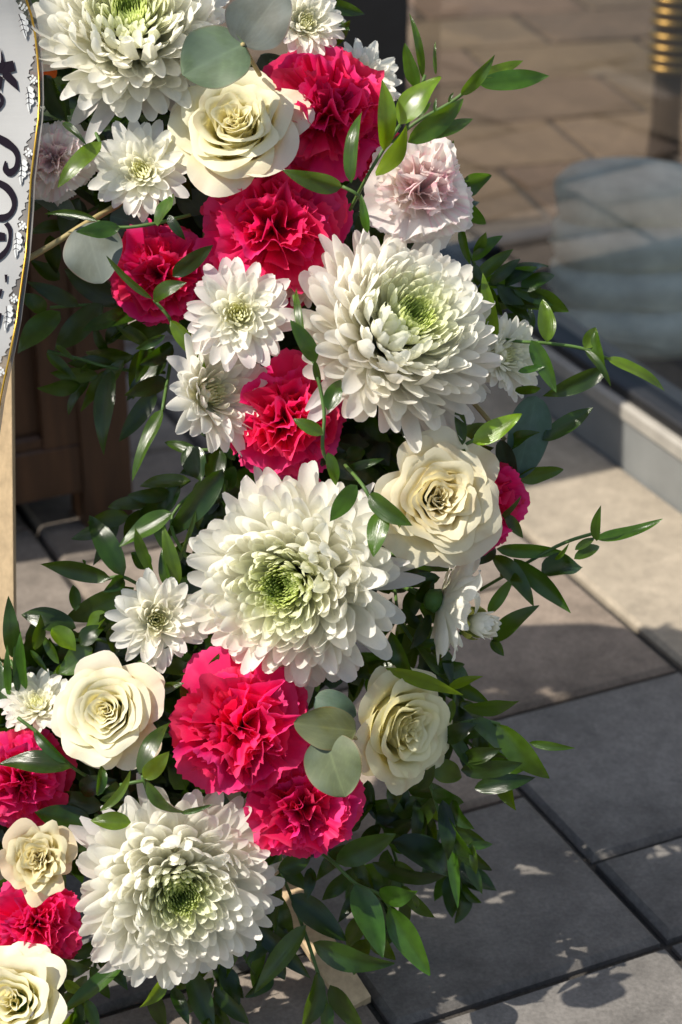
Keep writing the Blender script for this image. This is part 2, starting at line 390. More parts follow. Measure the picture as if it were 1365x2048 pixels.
# ------------------------------------------------------------------ wreath base
RC = (-50, 850)                                          # centre of the ring in the photo
wb = empty('wreath_base', P(RC[0], RC[1], 1.06), 'round mossy wreath base hidden under the flowers', 'wreath')
vs, fs = [], []; n, m_ = 64, 12
Mi = wb.matrix_world.inverted()
for i in range(n):
    w = 2*PI*i/n; c = Mi @ P(RC[0]+690*math.cos(w), RC[1]+690*math.sin(w), 1.06); rad = (CR*math.cos(w)-CU*math.sin(w))
    for k in range(m_):
        x = 2*PI*k/m_; d = 1+.2*noise.noise(V((w*6, x, 3)))
        vs.append(c+(rad*math.cos(x)*.048+CF*math.sin(x)*.03)*d)
for i in range(n):
    for k in range(m_): fs.append((i*m_+k, i*m_+(k+1) % m_, ((i+1) % n)*m_+(k+1) % m_, ((i+1) % n)*m_+k))
mesh('moss_ring', vs, fs, M_moss, wb)

# ------------------------------------------------------------------ petals
def lerp(tab, x):
    for (x0, y0), (x1, y1) in zip(tab, tab[1:]):
        if x <= x1: return y0+(y1-y0)*(max(x, x0)-x0)/(x1-x0)
    return tab[-1][1]
def strip_petal(Bp, Tp, al, be, wid, cup, psi, rg, point=1.0, base=.4, nu=5, nv=9, sway=0.0, notch=0.0, hook=0.0, twist=0.0, tp=1.35, tip=.66):
    """a strap petal from Bp to Tp in the (radial, z) plane; al/be are the directions at base and tip"""
    L = math.hypot(Tp[0]-Bp[0], Tp[1]-Bp[1])+1e-6
    p1 = (Bp[0]+.4*L*math.cos(al), Bp[1]+.4*L*math.sin(al)); p2 = (Tp[0]-.4*L*math.cos(be), Tp[1]-.4*L*math.sin(be))
    cs, sn = math.cos(psi), math.sin(psi); vs = []; ts = []
    for j in range(nv):
        t = 1-(1-j/(nv-1))**tp; u = 1-t
        r = u**3*Bp[0]+3*u*u*t*p1[0]+3*u*t*t*p2[0]+t**3*Tp[0]; z = u**3*Bp[1]+3*u*u*t*p1[1]+3*u*t*t*p2[1]+t**3*Tp[1]
        dr = 3*u*u*(p1[0]-Bp[0])+6*u*t*(p2[0]-p1[0])+3*t*t*(Tp[0]-p2[0]); dz = 3*u*u*(p1[1]-Bp[1])+6*u*t*(p2[1]-p1[1])+3*t*t*(Tp[1]-p2[1])
        dl = math.hypot(dr, dz)+1e-9; nr, nz = -dz/dl, dr/dl
        w = wid*(base+(1-base)*math.sin(min(t/.62, 1)*PI/2))
        if t > tip: w *= max(.16, max(0, 1-((t-tip)/(1-tip))**2)**(.5*point))
        hk = hook*max(0, t-.75)**2*16
        tw = twist*t
        for i in range(nu):
            s = i/(nu-1)*2-1
            y = s*w*math.cos(tw) + sway*t*t; off = cup*w*s*s*(.35+.65*t) + hk*L + s*w*math.sin(tw)
            rr = r+nr*off; zz = z+nz*off
            if notch and j == nv-1: rr -= notch*(1-abs(s))*.5; 
            vs.append(V((rr*cs-y*sn, rr*sn+y*cs, zz))); ts.append(t)
    return vs, gridf(nu, nv), ts
GA_ = PI*(3-math.sqrt(5))
WHITE = (.94, .925, .855)
def mixc(a, b, f): f = min(1, max(0, f)); return tuple(x+(y-x)*f for x, y in zip(a, b))
CORE_IN, CORE_MID = (.42, .54, .07), (.76, .82, .34)
def calyx(parent, r, z, name='calyx'):
    vs, fs = lathe([(.10*r, z-.35*r), (.22*r, z-.28*r), (.30*r, z-.05*r), (.12*r, z+.06*r)], 12)
    mesh(name, vs, fs, M_green, parent, cols=[(.07, .15, .03)]*len(vs))
def scale(vs, k): return [v*k for v in vs]
ALT, ATZ = None, None
def mum(u, v, d, Rpx, axis, seed, label, core=1.0, n=350, greenness=1.0, outer=14, pinkish=0.0):
    rg = random.Random(seed); R = Rpx*d/FOC
    o = empty('chrysanthemum', frame(P(u, v, d), cdir(*axis), rg.random()*6), label, 'chrysanthemum', 'large white chrysanthemums of the wreath')
    k0 = .22*core
    rt_t = [(0, .01), (.22, .165), (.4, .345), (.6, .61), (.8, .88), (1, 1.03)]
    zt_t = [(0, .47), (.12, .50), (.22, .54), (.4, .565), (.55, .53), (.7, .43), (.85, .22), (1, -.14)]
    al_t = [(0, 90), (.27, 84), (.5, 68), (.7, 40), (.85, 16), (1, -10)]
    be_t = [(0, 92), (.27, 82), (.42, 62), (.55, 46), (.7, 30), (.85, 8), (1, -22)]
    wd_t = [(0, .015), (.22, .029), (.35, .049), (.52, .070), (.75, .092), (1, .100)]
    ph0 = rg.random()*6
    cv, cf, cc = [], [], []
    NC = 130
    for i in range(NC):
        rho = k0*1.12*math.sqrt((i+.5)/NC); psi = i*GA_+ph0
        rt = lerp(rt_t, rho)*rg.uniform(.93, 1.07); zt = lerp(zt_t, rho)*rg.uniform(.95, 1.06)
        vs, fs, ts = strip_petal((rt*.85, .22), (rt, zt), R_(88), R_(100), .010+.011*rho/k0, .9, psi, rg, .8, .8, 3, 6, 0, tp=1.6, tip=.7)
        k = len(cv); cv += scale(vs, R); cf += [tuple(x+k for x in f) for f in fs]
        c = mixc(CORE_IN, CORE_MID, (rho/k0)**1.5*.9); c = mixc(c, WHITE, (1-greenness)*.5)
        cc += [mixc(mixc(c, CORE_IN, .55), mixc(c, WHITE, .15), t) for t in ts]
    for i in range(n):
        rho = math.sqrt(k0**2+(1-k0**2)*((i+.5)/n)**1.12); psi = (i+NC)*GA_+ph0+rg.gauss(0, .06)
        bump = 1+.055*noise.noise(V((math.cos(psi)*rho*2.2+seed, math.sin(psi)*rho*2.2, .5)))+rg.gauss(0, .025+.03*(rho > .8))
        rt = lerp(rt_t, rho)*bump; zt = lerp(zt_t, rho)*bump+rg.gauss(0, .008+.016*rho)
        Bp = (.02+.17*rho, -.02-.17*rho)
        al = R_(lerp(al_t, rho)+rg.gauss(0, 5)); be = R_(lerp(be_t, rho)+rg.gauss(0, 4+9*rho))
        wd = lerp(wd_t, rho)*rg.uniform(.86, 1.18)
        far = rho > .93
        vs, fs, ts = strip_petal(Bp, (rt, zt), al, be, wd, lerp([(0, .55), (.5, .48), (.8, .38), (1, .25)], rho), psi, rg, rg.uniform(.6, .95),
                                 .5, 7, 11, rg.gauss(0, .04+.03*far), 0, lerp([(.3, .05), (.45, .13), (.6, .20), (.85, .14), (1, .02)], rho)*rg.uniform(.2, 1.0+rho), rg.gauss(0, .2), 1.75, .74)
        g_ = max(0, 1-(rho-k0)/(.40*greenness+.02))
        cm = mixc(WHITE, CORE_MID, g_**1.3*.85)
        if pinkish and rho > .72: cm = mixc(cm, (.84, .72, .70), pinkish*rg.random())
        cb = mixc(cm, (.68, .73, .42), .5*(1-.4*rho))
        mesh('inner_petal' if rho < .54 else 'petal', scale(vs, R), fs, M_mum, o, cols=[mixc(cb, mixc(cm, WHITE, .35*g_), t*1.35) for t in ts], color=[rg.uniform(.96, 1.0)]*3)
    c = mesh('core_florets', cv, cf, M_mum, o, cols=cc, color=(1, 1, 1)); tag(c, kind='stuff')
    for k in range(outer):                                # loose reflexed guard petals
        psi = rg.random()*6.28; rt = rg.uniform(1.02, 1.22); zt = rg.uniform(-.42, -.15)
        vs, fs, ts = strip_petal((.14, -.18), (rt, zt), R_(-12), R_(rg.uniform(-50, 0)), rg.uniform(.075, .105), .3, psi, rg, 1.15, .4, 7, 11, rg.gauss(0, .12), tp=1.7, tip=.6)
        mesh('guard_petal', scale(vs, R), fs, M_mum, o, cols=[mixc((.62, .68, .40), (.85, .82, .79), t*1.6) for t in ts], color=[rg.uniform(.93, 1)]*3)
    calyx(o, R, -.2*R)
    return o
def daisy(u, v, d, Rpx, axis, seed, label, cup=0.0, rows=((19, 1.0, .08), (18, .90, .20), (16, .72, .30), (14, .53, .35), (12, .37, .36), (9, .24, .35)), width=.145, pink=0.0, green=1.0, stem=None):
    rg = random.Random(seed); R = Rpx*d/FOC
    o = empty('spray_chrysanthemum', frame(P(u, v, d), cdir(*axis), rg.random()*6), label, 'chrysanthemum', 'small white spray chrysanthemums of the wreath')
    for q, (cnt, rt0, zt0) in enumerate(rows):
        f = q/(len(rows)-1); ph = rg.random()*6
        for k in range(cnt):
            psi = ph+2*PI*(k+rg.gauss(0, .16))/cnt
            rt = rt0*rg.uniform(.86, 1.08); zt = zt0+cup*rt0*.6+rg.gauss(0, .05)
            be = R_(-14+104*f+cup*30+rg.gauss(0, 13)); al = R_(8+36*f+cup*18)
            vs, fs, ts = strip_petal((.05, -.05), (rt, zt), al, be, width*(1-.5*f)*rg.uniform(.85, 1.15), .32+.3*f, psi, rg, rg.uniform(.85, 1.2), .36, 7, 11, rg.gauss(0, .07), .02, .05*f, rg.gauss(0, .22), 1.7, .66)
            cm = mixc(WHITE, (.86, .84, .60), max(0, f-.55)*1.2*green)
            if pink and q == 0: cm = mixc(cm, (.84, .66, .70), pink*rg.random())
            cb = mixc(cm, (.80, .80, .46), .25+.35*f*green)
            mesh('petal', scale(vs, R), fs, M_mum, o, cols=[mixc(cb, cm, t*1.7) for t in ts], color=[rg.uniform(.95, 1)]*3)
    cv, cf, cc = [], [], []
    for i in range(26):
        rho = math.sqrt((i+.5)/26); rt = .17*rho
        vs, fs, ts = strip_petal((rt*.7, -.02), (rt, .34+.02*rho), R_(80), R_(110), .034, .8, i*GA_, rg, .8, .7, 3, 5)
        k = len(cv); cv += scale(vs, R); cf += [tuple(x+k for x in f) for f in fs]; cc += [mixc((.80, .80, .40), (.90, .89, .66), t) for t in ts]
    tag(mesh('core_florets', cv, cf, M_mum, o, cols=cc, color=(1, 1, 1)), kind='stuff')
    calyx(o, R*.7, -.05*R)
    if stem:
        Mi = o.matrix_world.inverted(); pts = spline([V((0, 0, -.2*R))]+[Mi @ P(*s) for s in stem], 10)
        vs, fs = tube(pts, .0011, 6); mesh('stem', vs, fs, M_stem, o)
    return o
CREAM, CREAM_IN = (.90, .87, .68), (.90, .85, .56)
def rose(u, v, d, Rpx, axis, seed, label, K=34, open_=1.0, guards=5, tint=(1, 1, 1), crumple=1.0, blush=0.0, height=1.0):
    rg = random.Random(seed); R = Rpx*d/FOC; K = int(K*.95)
    o = empty('cream_rose', frame(P(u, v, d), cdir(*axis), rg.random()*6), label, 'rose', 'cream roses of the wreath')
    nu, nv = 19, 13
    for k in range(K+guards):
        guard = k >= K
        f = k/(K-1) if not guard else 1.0
        psi = k*GA_+rg.gauss(0, .2)
        r_top = (.035+.74*f**1.05)*open_*rg.uniform(.94, 1.06); r_base = .03+.46*f
        h = (.50+.10*math.sin(f*PI)-.06*f)*height*rg.uniform(.93, 1.07)
        span = R_(118-62*f); flare = (.02+.16*f**2)*open_; roll = .03+.34*f**1.6
        if guard:
            r_top = rg.uniform(.80, .97); h = rg.uniform(.10, .40)*height; span = R_(rg.uniform(44, 56)); flare = .22; roll = .34; r_base = .34
        ph, ph2, ph3 = rg.random()*6, rg.random()*6, rg.random()*6; kw = rg.uniform(.8, 1.9)
        tilt = rg.gauss(0, .05); vs, cols = [], []
        zb = -.42 if f > .6 else -.42+.62*(1-f/.6)
        for j in range(nv):
            t = j/(nv-1); t = t**.85
            for i in range(nu):
                s = i/(nu-1)*2-1
                fl = t*(1-.30*abs(s)**3.2)
                ang = psi+s*span*(.45+.55*min(1, t*2.2))
                rad = r_base*.8+(r_top-r_base*.8)*fl**(.62 if not guard else .9) + flare*max(0, fl-.5)**2*2
                z = zb+(h-zb)*fl**(.9) + tilt*s
                cr = max(0, fl-.80)/.20
                rad += roll*cr**1.6*.55; z -= roll*cr**2*.35*(1+.5*math.sin(ph3+2*s))
                wv = crumple*(.050+.012*(1-f))*fl**2*(math.sin(kw*s*PI+ph)+.6*math.sin(2.1*kw*s*PI+ph2))
                rad += wv+.05*s*(1-f); z += .6*wv*(fl > .5)*fl + .025*crumple*math.sin(5*s+ph3)*cr + .02*noise.noise(V((s*4, ph3, seed)))*cr
                ny = noise.noise(V((math.cos(ang)*1.7+seed, math.sin(ang)*1.7, z*1.5)))
                rad *= 1+.09*ny
                vs.append(V((rad*math.cos(ang), rad*math.sin(ang), z))*R)
                c = mixc(CREAM_IN, CREAM, .35*f+.7*fl*fl); c = mixc(c, (.70, .72, .36), .7*(1-t)**1.5*(.4+f))
                st = 1+.05*noise.noise(V((s*9+ph, t*1.2, ph2))); c = tuple(a*st for a in c)
                if cr > .5 and noise.noise(V((s*3+ph2, psi, ph))) > .32: c = mixc(c, (.55, .36, .16), .35*cr)
                if guard: c = mixc(c, (.86, .66, .55), blush*rg.uniform(.8, 1)*(1-.4*t))
                cols.append(tuple(a*b for a, b in zip(c, tint)))
        mesh('outer_petal' if guard else 'petal', vs, gridf(nu, nv), M_rose, o, cols=cols, color=[rg.uniform(.95, 1)]*3)
    calyx(o, R*.9, -.40*R)
    return o
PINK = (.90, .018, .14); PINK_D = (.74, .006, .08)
def carnation(u, v, d, Rpx, axis, seed, label, pale=False, squash=1.0, depth=1.0):
    rg = random.Random(seed); R = Rpx*d/FOC
    o = empty('carnation', frame(P(u, v, d), cdir(*axis), rg.random()*6), label, 'carnation', 'pale pink carnations of the wreath' if pale else 'hot pink carnations of the wreath')
    layers = ((7, 93, 1.02, .060, 58), (7, 76, 1.0, .085, 54), (7, 58, .97, .12, 50), (7, 41, .95, .15, 47), (6, 25, .92, .17, 44), (4, 10, .86, .17, 46))
    nu, nv = 39, 11
    for q, (cnt, phi0, L0_, amp, half) in enumerate(layers):
        for k in range(cnt):
            psi = 2*PI*(k+.5*(q % 2)+rg.gauss(0, .18))/cnt; phi = R_(phi0+rg.gauss(0, 10)); L = L0_*rg.uniform(.80, 1.13)
            hf = R_(half*rg.uniform(.85, 1.1)); kk = rg.uniform(1.0, 1.9)+.16*q; ph, ph2 = rg.random()*6.28, rg.random()*6.28
            d1 = V((math.sin(phi), 0, math.cos(phi))); nn = V((-math.cos(phi), 0, math.sin(phi))); lat = V((0, 1, 0))
            curl = rg.uniform(.05, .26)*(1 if q < 4 else .6); a_ = amp*rg.uniform(.75, 1.25)
            ser = [rg.uniform(-.022, .012)+.014*(i % 2) for i in range(nu)]; strk = [rg.random() for _ in range(nu)]
            M = Matrix.Rotation(psi, 4, 'Z') @ Matrix.Rotation(rg.gauss(0, .12), 4, 'X'); vs, cols = [], []
            for j in range(nv):
                t0_ = .10+.90*(j/(nv-1))
                for i in range(nu):
                    a = i/(nu-1)*2-1
                    t = t0_*(1-.10*a*a)+(ser[i] if j == nv-1 else 0)
                    fold = math.sin(kk*a*PI+ph)+.45*math.sin(2.1*kk*a*PI+ph2)+.16*math.sin(4.3*kk*a*PI+ph)*t**3+.10*math.sin(9.1*kk*a*PI+ph2)*t**6
                    p = d1*(L*t*math.cos(a*hf*.85))+lat*(L*t**1.25*math.sin(a*hf)*.95)
                    off = a_*L*t**1.6*fold - curl*L*max(0, t-.35)**2 + .12*L*a*a*t
                    p = p+nn*off; p.z -= .30
                    p.z *= depth
                    q_ = M @ p; lump = 1+.24*noise.noise(V((q_.x*1.6+seed, q_.y*1.6, q_.z*1.6))); vs.append(q_*R*lump)
                    if pale:
                        c = mixc((.96, .91, .87), (.95, .42, .56), max(0, strk[i]-.72)*2.2*(.2+t)*(.35+.14*q))
                        if q >= 4: c = mixc(c, (.95, .48, .60), .16)
                    else:
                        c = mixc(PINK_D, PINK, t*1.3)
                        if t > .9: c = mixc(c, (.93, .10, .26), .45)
                    cols.append(c)
            k_2 = rg.uniform(.92, 1.0) if pale else rg.uniform(.70, 1.06)
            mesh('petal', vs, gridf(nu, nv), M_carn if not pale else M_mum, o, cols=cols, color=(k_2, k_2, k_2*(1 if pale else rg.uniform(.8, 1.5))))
    vs, fs = lathe([(.10*R, -.85*R), (.20*R, -.75*R), (.22*R, -.4*R), (.16*R, -.25*R)], 12)
    mesh('calyx', vs, fs, M_green, o, cols=[(.10, .18, .06)]*len(vs))
    return o

# ------------------------------------------------------------------ leaves
def leaf_mesh(p0, p1, wid, n, curl, fold, seed, kind='ruscus', nu=7, nv=13, bend=0.0):
    rg = random.Random(seed); ax = p1-p0; L = ax.length; ax = ax.normalized()
    n = (n-ax*n.dot(ax)).normalized(); sd = ax.cross(n); vs, uv, cols = [], [], []
    tw = rg.gauss(0, .25)
    for j in range(nv):
        t = j/(nv-1)
        if kind == 'ruscus': w = wid/2*max(.015, (t**.62)*((1-t)**.92)/.427)
        else: w = wid/2*max(.03, math.sin(PI*min(.999, t**.82))**.55)
        cx = curl*L*(4*t*(1-t)*.5-.9*max(0, t-.55)**2*2); by = bend*L*(t-t*t)*2
        for i in range(nu):
            s = i/(nu-1)*2-1; a = tw*(t-.5)
            off = fold*w*(abs(s)**1.4)+cx
            wz = .04*wid*math.sin(3*t*PI+seed)*s*s*(1 if s > 0 else -1)
            p = ax*(L*t)+sd*(s*w*math.cos(a)+by)+n*(off+s*w*math.sin(a)+wz)
            vs.append(p0+p); uv.append((s, t))
            e = 1+.35*max(0, t-.85)/.15+.12*abs(s)**4-.25*(abs(s) < .1)
            if kind == 'euc':
                e = 1+.32*(abs(s) < .04)+.13*(math.sin((t*1.05-abs(s)*.42)*2*PI*6+seed) > .86)+.10*noise.noise(V((s*3, t*4, seed)))
                if abs(s) > .96: cols.append((e*1.7, e*.95, e*.85)); continue
            cols.append((e*1.05, e, e*.9))
    return vs, gridf(nu, nv), uv, cols
class Sprig:
    count = 0
    def __init__(s, name, label, cat, group, d, stem=None, tone=1.0, mat=None, srad=.0009, smat=None):
        s.d, s.tone, s.mat = d, tone, mat or M_leaf
        p = stem[0] if stem else None
        s.o = None; s.name, s.label, s.cat, s.group, s.stem, s.srad, s.smat = name, label, cat, group, stem, srad, smat or M_stem
        if stem: s.start(P(stem[0][0], stem[0][1], d+(stem[0][2] if len(stem[0]) > 2 else .01)))
    def start(s, p):
        s.o = empty(s.name, p, s.label, s.cat, s.group)
        if s.stem:
            pts = [P(q[0], q[1], s.d+(q[2] if len(q) > 2 else .006))-p for q in s.stem]
            vs, fs = tube(spline(pts, 4*(len(pts)-1)) if len(pts) > 2 else pts, s.srad, 6); mesh('stem', vs, fs, s.smat, s.o)
    def leaf(s, bx, by, tx, ty, w, roll=None, curl=None, d0=0.0, d1=None, bright=1.0, kind='ruscus', fold=None, bend=0.0, color=None):
        Sprig.count += 1; rg = random.Random(Sprig.count*7+int(bx))
        if s.o is None: s.start(P(bx, by, s.d+d0))
        if d1 is None: d1 = rg.uniform(-.012, .012)
        p0 = P(bx, by, s.d+d0); p1 = P(tx, ty, s.d+d1)
        ax = (p1-p0).normalized(); n = -CF; n = (n-ax*n.dot(ax)).normalized()
        if roll is None: roll = rg.uniform(-45, 45)
        n = Matrix.Rotation(R_(roll), 3, ax) @ n
        if curl is None: curl = rg.uniform(-.10, .26)
        wm = w*s.d/FOC/max(.5, math.cos(R_(roll)))
        org = s.o.matrix_world.translation
        vs, fs, uv, cols = leaf_mesh(p0-org, p1-org, wm, n, curl, rg.uniform(.1, .45) if fold is None else fold, Sprig.count, kind, 29 if kind == 'euc' else 7, 31 if kind == 'euc' else 13, bend)
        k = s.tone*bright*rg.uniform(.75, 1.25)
        if bright >= 1.3 and color is None: color = (k*1.45, k*1.12, k*.55)  # yellow glow of sunlit translucent leaves put into their colour
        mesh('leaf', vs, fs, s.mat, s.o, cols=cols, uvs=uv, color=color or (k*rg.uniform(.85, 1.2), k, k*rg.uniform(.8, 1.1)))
        return s
GRP = 'green ruscus sprigs of the wreath'
def ruscus(label, d, leaves, stem=None, tone=1.0):
    s = Sprig('ruscus_sprig', label, 'ruscus sprig', GRP, d, stem, tone)
    for l in leaves:
        if isinstance(l[-1], dict): s.leaf(*l[:-1], **l[-1])
        else: s.leaf(*l)
    return s

# ------------------------------------------------------------------ FLOWERS
mum(262, 66, .985, 196, (.06, .34, .93), 11, 'large white chrysanthemum at the top edge beside the ribbon', outer=10)
mum(786, 672, .968, 212, (.42, .36, .82), 22, 'large white chrysanthemum with green core between pale carnation and rose, facing right', outer=16, pinkish=.3)
mum(590, 1160, .965, 216, (-.26, -.10, .95), 33, 'largest white chrysanthemum with round petals and bright green core at the middle', outer=12)
mum(352, 1768, .968, 198, (.20, -.10, .96), 44, 'large white chrysanthemum at the bottom below the pink carnations', outer=16, greenness=.8)
daisy(285, 345, .978, 104, (-.10, .10, .98), 51, 'small white spray chrysanthemum below the big top bloom with yellowish heart', .1)
daisy(478, 630, .962, 118, (.02, .10, .98), 52, 'small white spray chrysanthemum with pointed petals between two pink carnations', .0, pink=.5)
daisy(414, 792, .974, 128, (.52, .10, .74), 53, 'small white spray chrysanthemum left of the bright pink carnation, seen from the side', .55, pink=.2)
daisy(312, 1240, .980, 100, (.18, .05, .95), 54, 'small white spray chrysanthemum left of the largest bloom with yellow heart', .25)
daisy(78, 1415, .990, 82, (-.12, .62, .74), 55, 'small white spray chrysanthemum at the left edge beside a cream rose', .2)
daisy(1000, 712, .995, 92, (.66, .10, .70), 56, 'small white spray chrysanthemum half hidden right of the green cored bloom', .3)
daisy(884, 1205, .99, 126, (.66, -.20, -.16), 57, 'small white spray chrysanthemum turned away with its stem showing under a rose', .15, rows=((19, 1.0, .10), (17, .86, .2), (12, .6, .3)), stem=((845, 1185, 1.0), (790, 1170, 1.03)))
daisy(608, 48, .995, 84, (.25, .1, .9), 58, 'small white spray chrysanthemum at the top behind the eucalyptus leaves', .3)
daisy(722, 165, 1.008, 88, (.45, .35, .8), 59, 'small white spray chrysanthemum peeping out behind the top pink carnation', .2)
daisy(605, 560, .992, 60, (.1, .2, .95), 60, 'tiny white spray chrysanthemum wedged under the pink carnation', .2)
rose(475, 262, .974, 118, (-.04, .30, .92), 61, 'open cream rose under the eucalyptus pair near the top', 30, guards=7, height=1.0)
rose(872, 998, .966, 116, (.16, -.02, .96), 62, 'open cream rose at the right edge with crumpled centre', 32, guards=7, tint=(1, .97, .95))
rose(222, 1424, .964, 101, (-.16, .14, .96), 63, 'cream rose with tight spiral on the left beside the white spray bloom', 30, guards=6, crumple=.6, blush=.5)
rose(790, 1452, .976, 112, (.62, -.12, .74), 64, 'cream rose tilted right beside the eucalyptus leaves', 28, guards=6, tint=(1, 1, .9))
rose(78, 1718, .962, 66, (.08, .10, .98), 65, 'small wilted cream rose with brownish folds at the left edge', 26, guards=5, crumple=2.0, tint=(.97, .93, .82), blush=.5)
rose(30, 2005, .966, 104, (-.08, .28, .92), 66, 'cream rose cut off by the bottom left corner', 20, guards=6)
carnation(655, 222, .988, 132, (.10, .16, .96), 71, 'deep pink carnation at the top right of the open rose')
carnation(548, 452, .984, 148, (.03, .06, .98), 72, 'large hot pink carnation right below the top cream rose')
carnation(318, 548, .998, 104, (-.05, .05, .98), 73, 'hot pink carnation beside the round eucalyptus leaf on the left')
carnation(570, 836, .980, 122, (-.05, .12, .98), 74, 'bright pink carnation in the centre above the largest bloom')
carnation(480, 1456, .957, 148, (-.05, .10, .98), 75, 'large hot pink carnation directly under the largest white bloom')
carnation(606, 1620, .960, 112, (.16, -.14, .95), 76, 'hot pink carnation hanging under the eucalyptus pair')
carnation(966, 1003, .994, 112, (.74, .02, .60), 77, 'deep pink carnation squeezed behind the right cream rose')
carnation(38, 1560, .990, 98, (-.04, .05, .98), 78, 'hot pink carnation at the left edge above the wilted rose')
carnation(72, 1850, .988, 96, (.0, -.05, .98), 79, 'hot pink carnation at the left edge below the wilted rose')
carnation(760, 300, 1.004, 62, (.3, .1, .9), 80, 'small deep pink carnation behind the pale pink one')
carnation(842, 378, .980, 110, (.24, .14, .95), 81, 'pale pink streaked carnation above the green cored bloom', True)
carnation(104, 318, .985, 78, (-.05, .05, .98), 82, 'pale pink carnation half hidden behind the white ribbon', True)
# bud and orange flower
bud = empty('chrysanthemum_bud', frame(P(955, 1247, .985), cdir(.72, -.12, .62)), 'half open white chrysanthemum bud in front of the spray bloom turned away', 'flower bud')
rg = random.Random(9); Rb = 50*.985/FOC
for k in range(22):
    rho = (k+1)/22; psi = k*GA_
    vs, fs, ts = strip_petal((.1, -.5), (.12+.55*rho, .95-.25*rho), R_(60-30*rho), R_(125-60*rho), .22, .5, psi, rg, 1.0, .5, 5, 8)
    mesh('petal', scale(vs, Rb), fs, M_mum, bud, cols=[mixc((.7, .72, .4), WHITE, t*1.5) for t in ts], color=(1, 1, 1))
vs, fs, ts = strip_petal((.3, -.1), (1.7, .35), R_(30), R_(-10), .2, .5, 2.2, rg, 1.2, .5, 5, 9)
mesh('petal', scale(vs, Rb), fs, M_mum, bud, cols=[WHITE]*len(vs), color=(1, 1, 1))
for k in range(8):
    vs, fs, ts = strip_petal((.1, -.75), (.62, .1), R_(0), R_(95), .24, -.3, k*PI/4, rg, 1.1, .8, 5, 7)
    mesh('sepal', scale(vs, Rb), fs, M_green, bud, cols=[mixc((.12, .2, .04), (.55, .55, .12), t) for t in ts], color=(1, 1, 1))
Mi = bud.matrix_world.inverted()
vs, fs = tube(spline([V((0, 0, -.7*Rb)), Mi @ P(905, 1225, .99), Mi @ P(850, 1195, .995), Mi @ P(800, 1170, 1.02)], 10), .0012, 6); mesh('stem', vs, fs, M_stem, bud)
orf = empty('orange_flower', frame(P(78, 120, .995), cdir(.2, 0, .97)), 'orange flower peeping out between the ribbon and the top white bloom', 'flower')
rg = random.Random(3)
for k in range(7):
    vs, fs, ts = strip_petal((.1, -.1), (1.0, rg.uniform(-.05, .2)), .3, -.3, .3, .3, k*2*PI/7+.12, rg, 1.5, .4, 5, 8)
    mesh('petal', scale(vs, .0115), fs, M_orange, orf, cols=[mixc((.75, .10, .01), (.8, .16, .02), t) for t in ts], color=(1, 1, 1))
calyx(orf, .01, -.001)

# ------------------------------------------------------------------ EUCALYPTUS
EG = 'eucalyptus twigs of the wreath'
def euc(label, d, leaves, stem=None, srad=.0011, smat=None):
    s = Sprig('eucalyptus_twig', label, 'eucalyptus twig', EG, d, stem, 1.0, M_euc, srad, smat or M_twig)
    for l in leaves: s.leaf(*l[:5], kind='euc', **l[5])
E_ = dict
euc('pair of broad grey green eucalyptus leaves at the top over the cream rose', .938,
    [(489, 88, 366, 150, 142, E_(roll=12, curl=.05, d1=-.008, fold=.12)), (483, 92, 565, -22, 132, E_(roll=-14, curl=.05, d1=.006, fold=.12))],
    [(520, 150, .03), (500, 115, .01), (485, 88, -.001)])
euc('single round eucalyptus leaf on a bare yellow twig at the left', .972,
    [(172, 447, 205, 566, 122, E_(roll=8, curl=.04, d1=-.004, fold=.05)), (150, 440, 62, 392, 44, E_(d0=.03, d1=.03, roll=30)), (220, 432, 300, 455, 62, E_(d0=.03, d1=.03, roll=20))],
    [(35, 530, .006), (100, 492, .006), (160, 455, .006), (215, 422, .02), (290, 380, .045)], .0016)
euc('pair of eucalyptus leaves with reddish rims right of the pink carnation', .926,
    [(712, 1462, 588, 1446, 88, E_(color=(1.35, 1.12, .72), roll=-8, curl=.06, d1=-.004, fold=.1)), (650, 1472, 690, 1594, 118, E_(color=(1.25, 1.12, .88), roll=10, curl=.06, d1=-.004, fold=.08)),
     (630, 1395, 712, 1432, 66, E_(d0=.014, d1=.014, roll=0, fold=.1))], [(720, 1480, .03), (690, 1470, .012), (655, 1472, .001)])
euc('upright grey eucalyptus leaf at the right edge above the tucked carnation', 1.0,
    [(1072, 792, 1034, 958, 88, E_(roll=-15, curl=.05, d1=.0, fold=.12)), (1000, 880, 1032, 968, 34, E_(roll=30, d0=-.004, d1=-.004, color=(.5, .55, .3)))],
    [(905, 760, .02), (960, 820, .006), (1010, 880, .0)], .0013)
euc('grey eucalyptus leaves tucked deep between the top pink carnations', 1.02,
    [(400, 430, 360, 380, 60, E_(roll=20)), (400, 560, 440, 500, 60, E_(roll=0)), (690, 420, 740, 350, 56, E_(roll=10)), (560, 170, 520, 110, 70, E_(roll=10))], [(420, 600), (410, 500), (420, 420), (500, 200)])

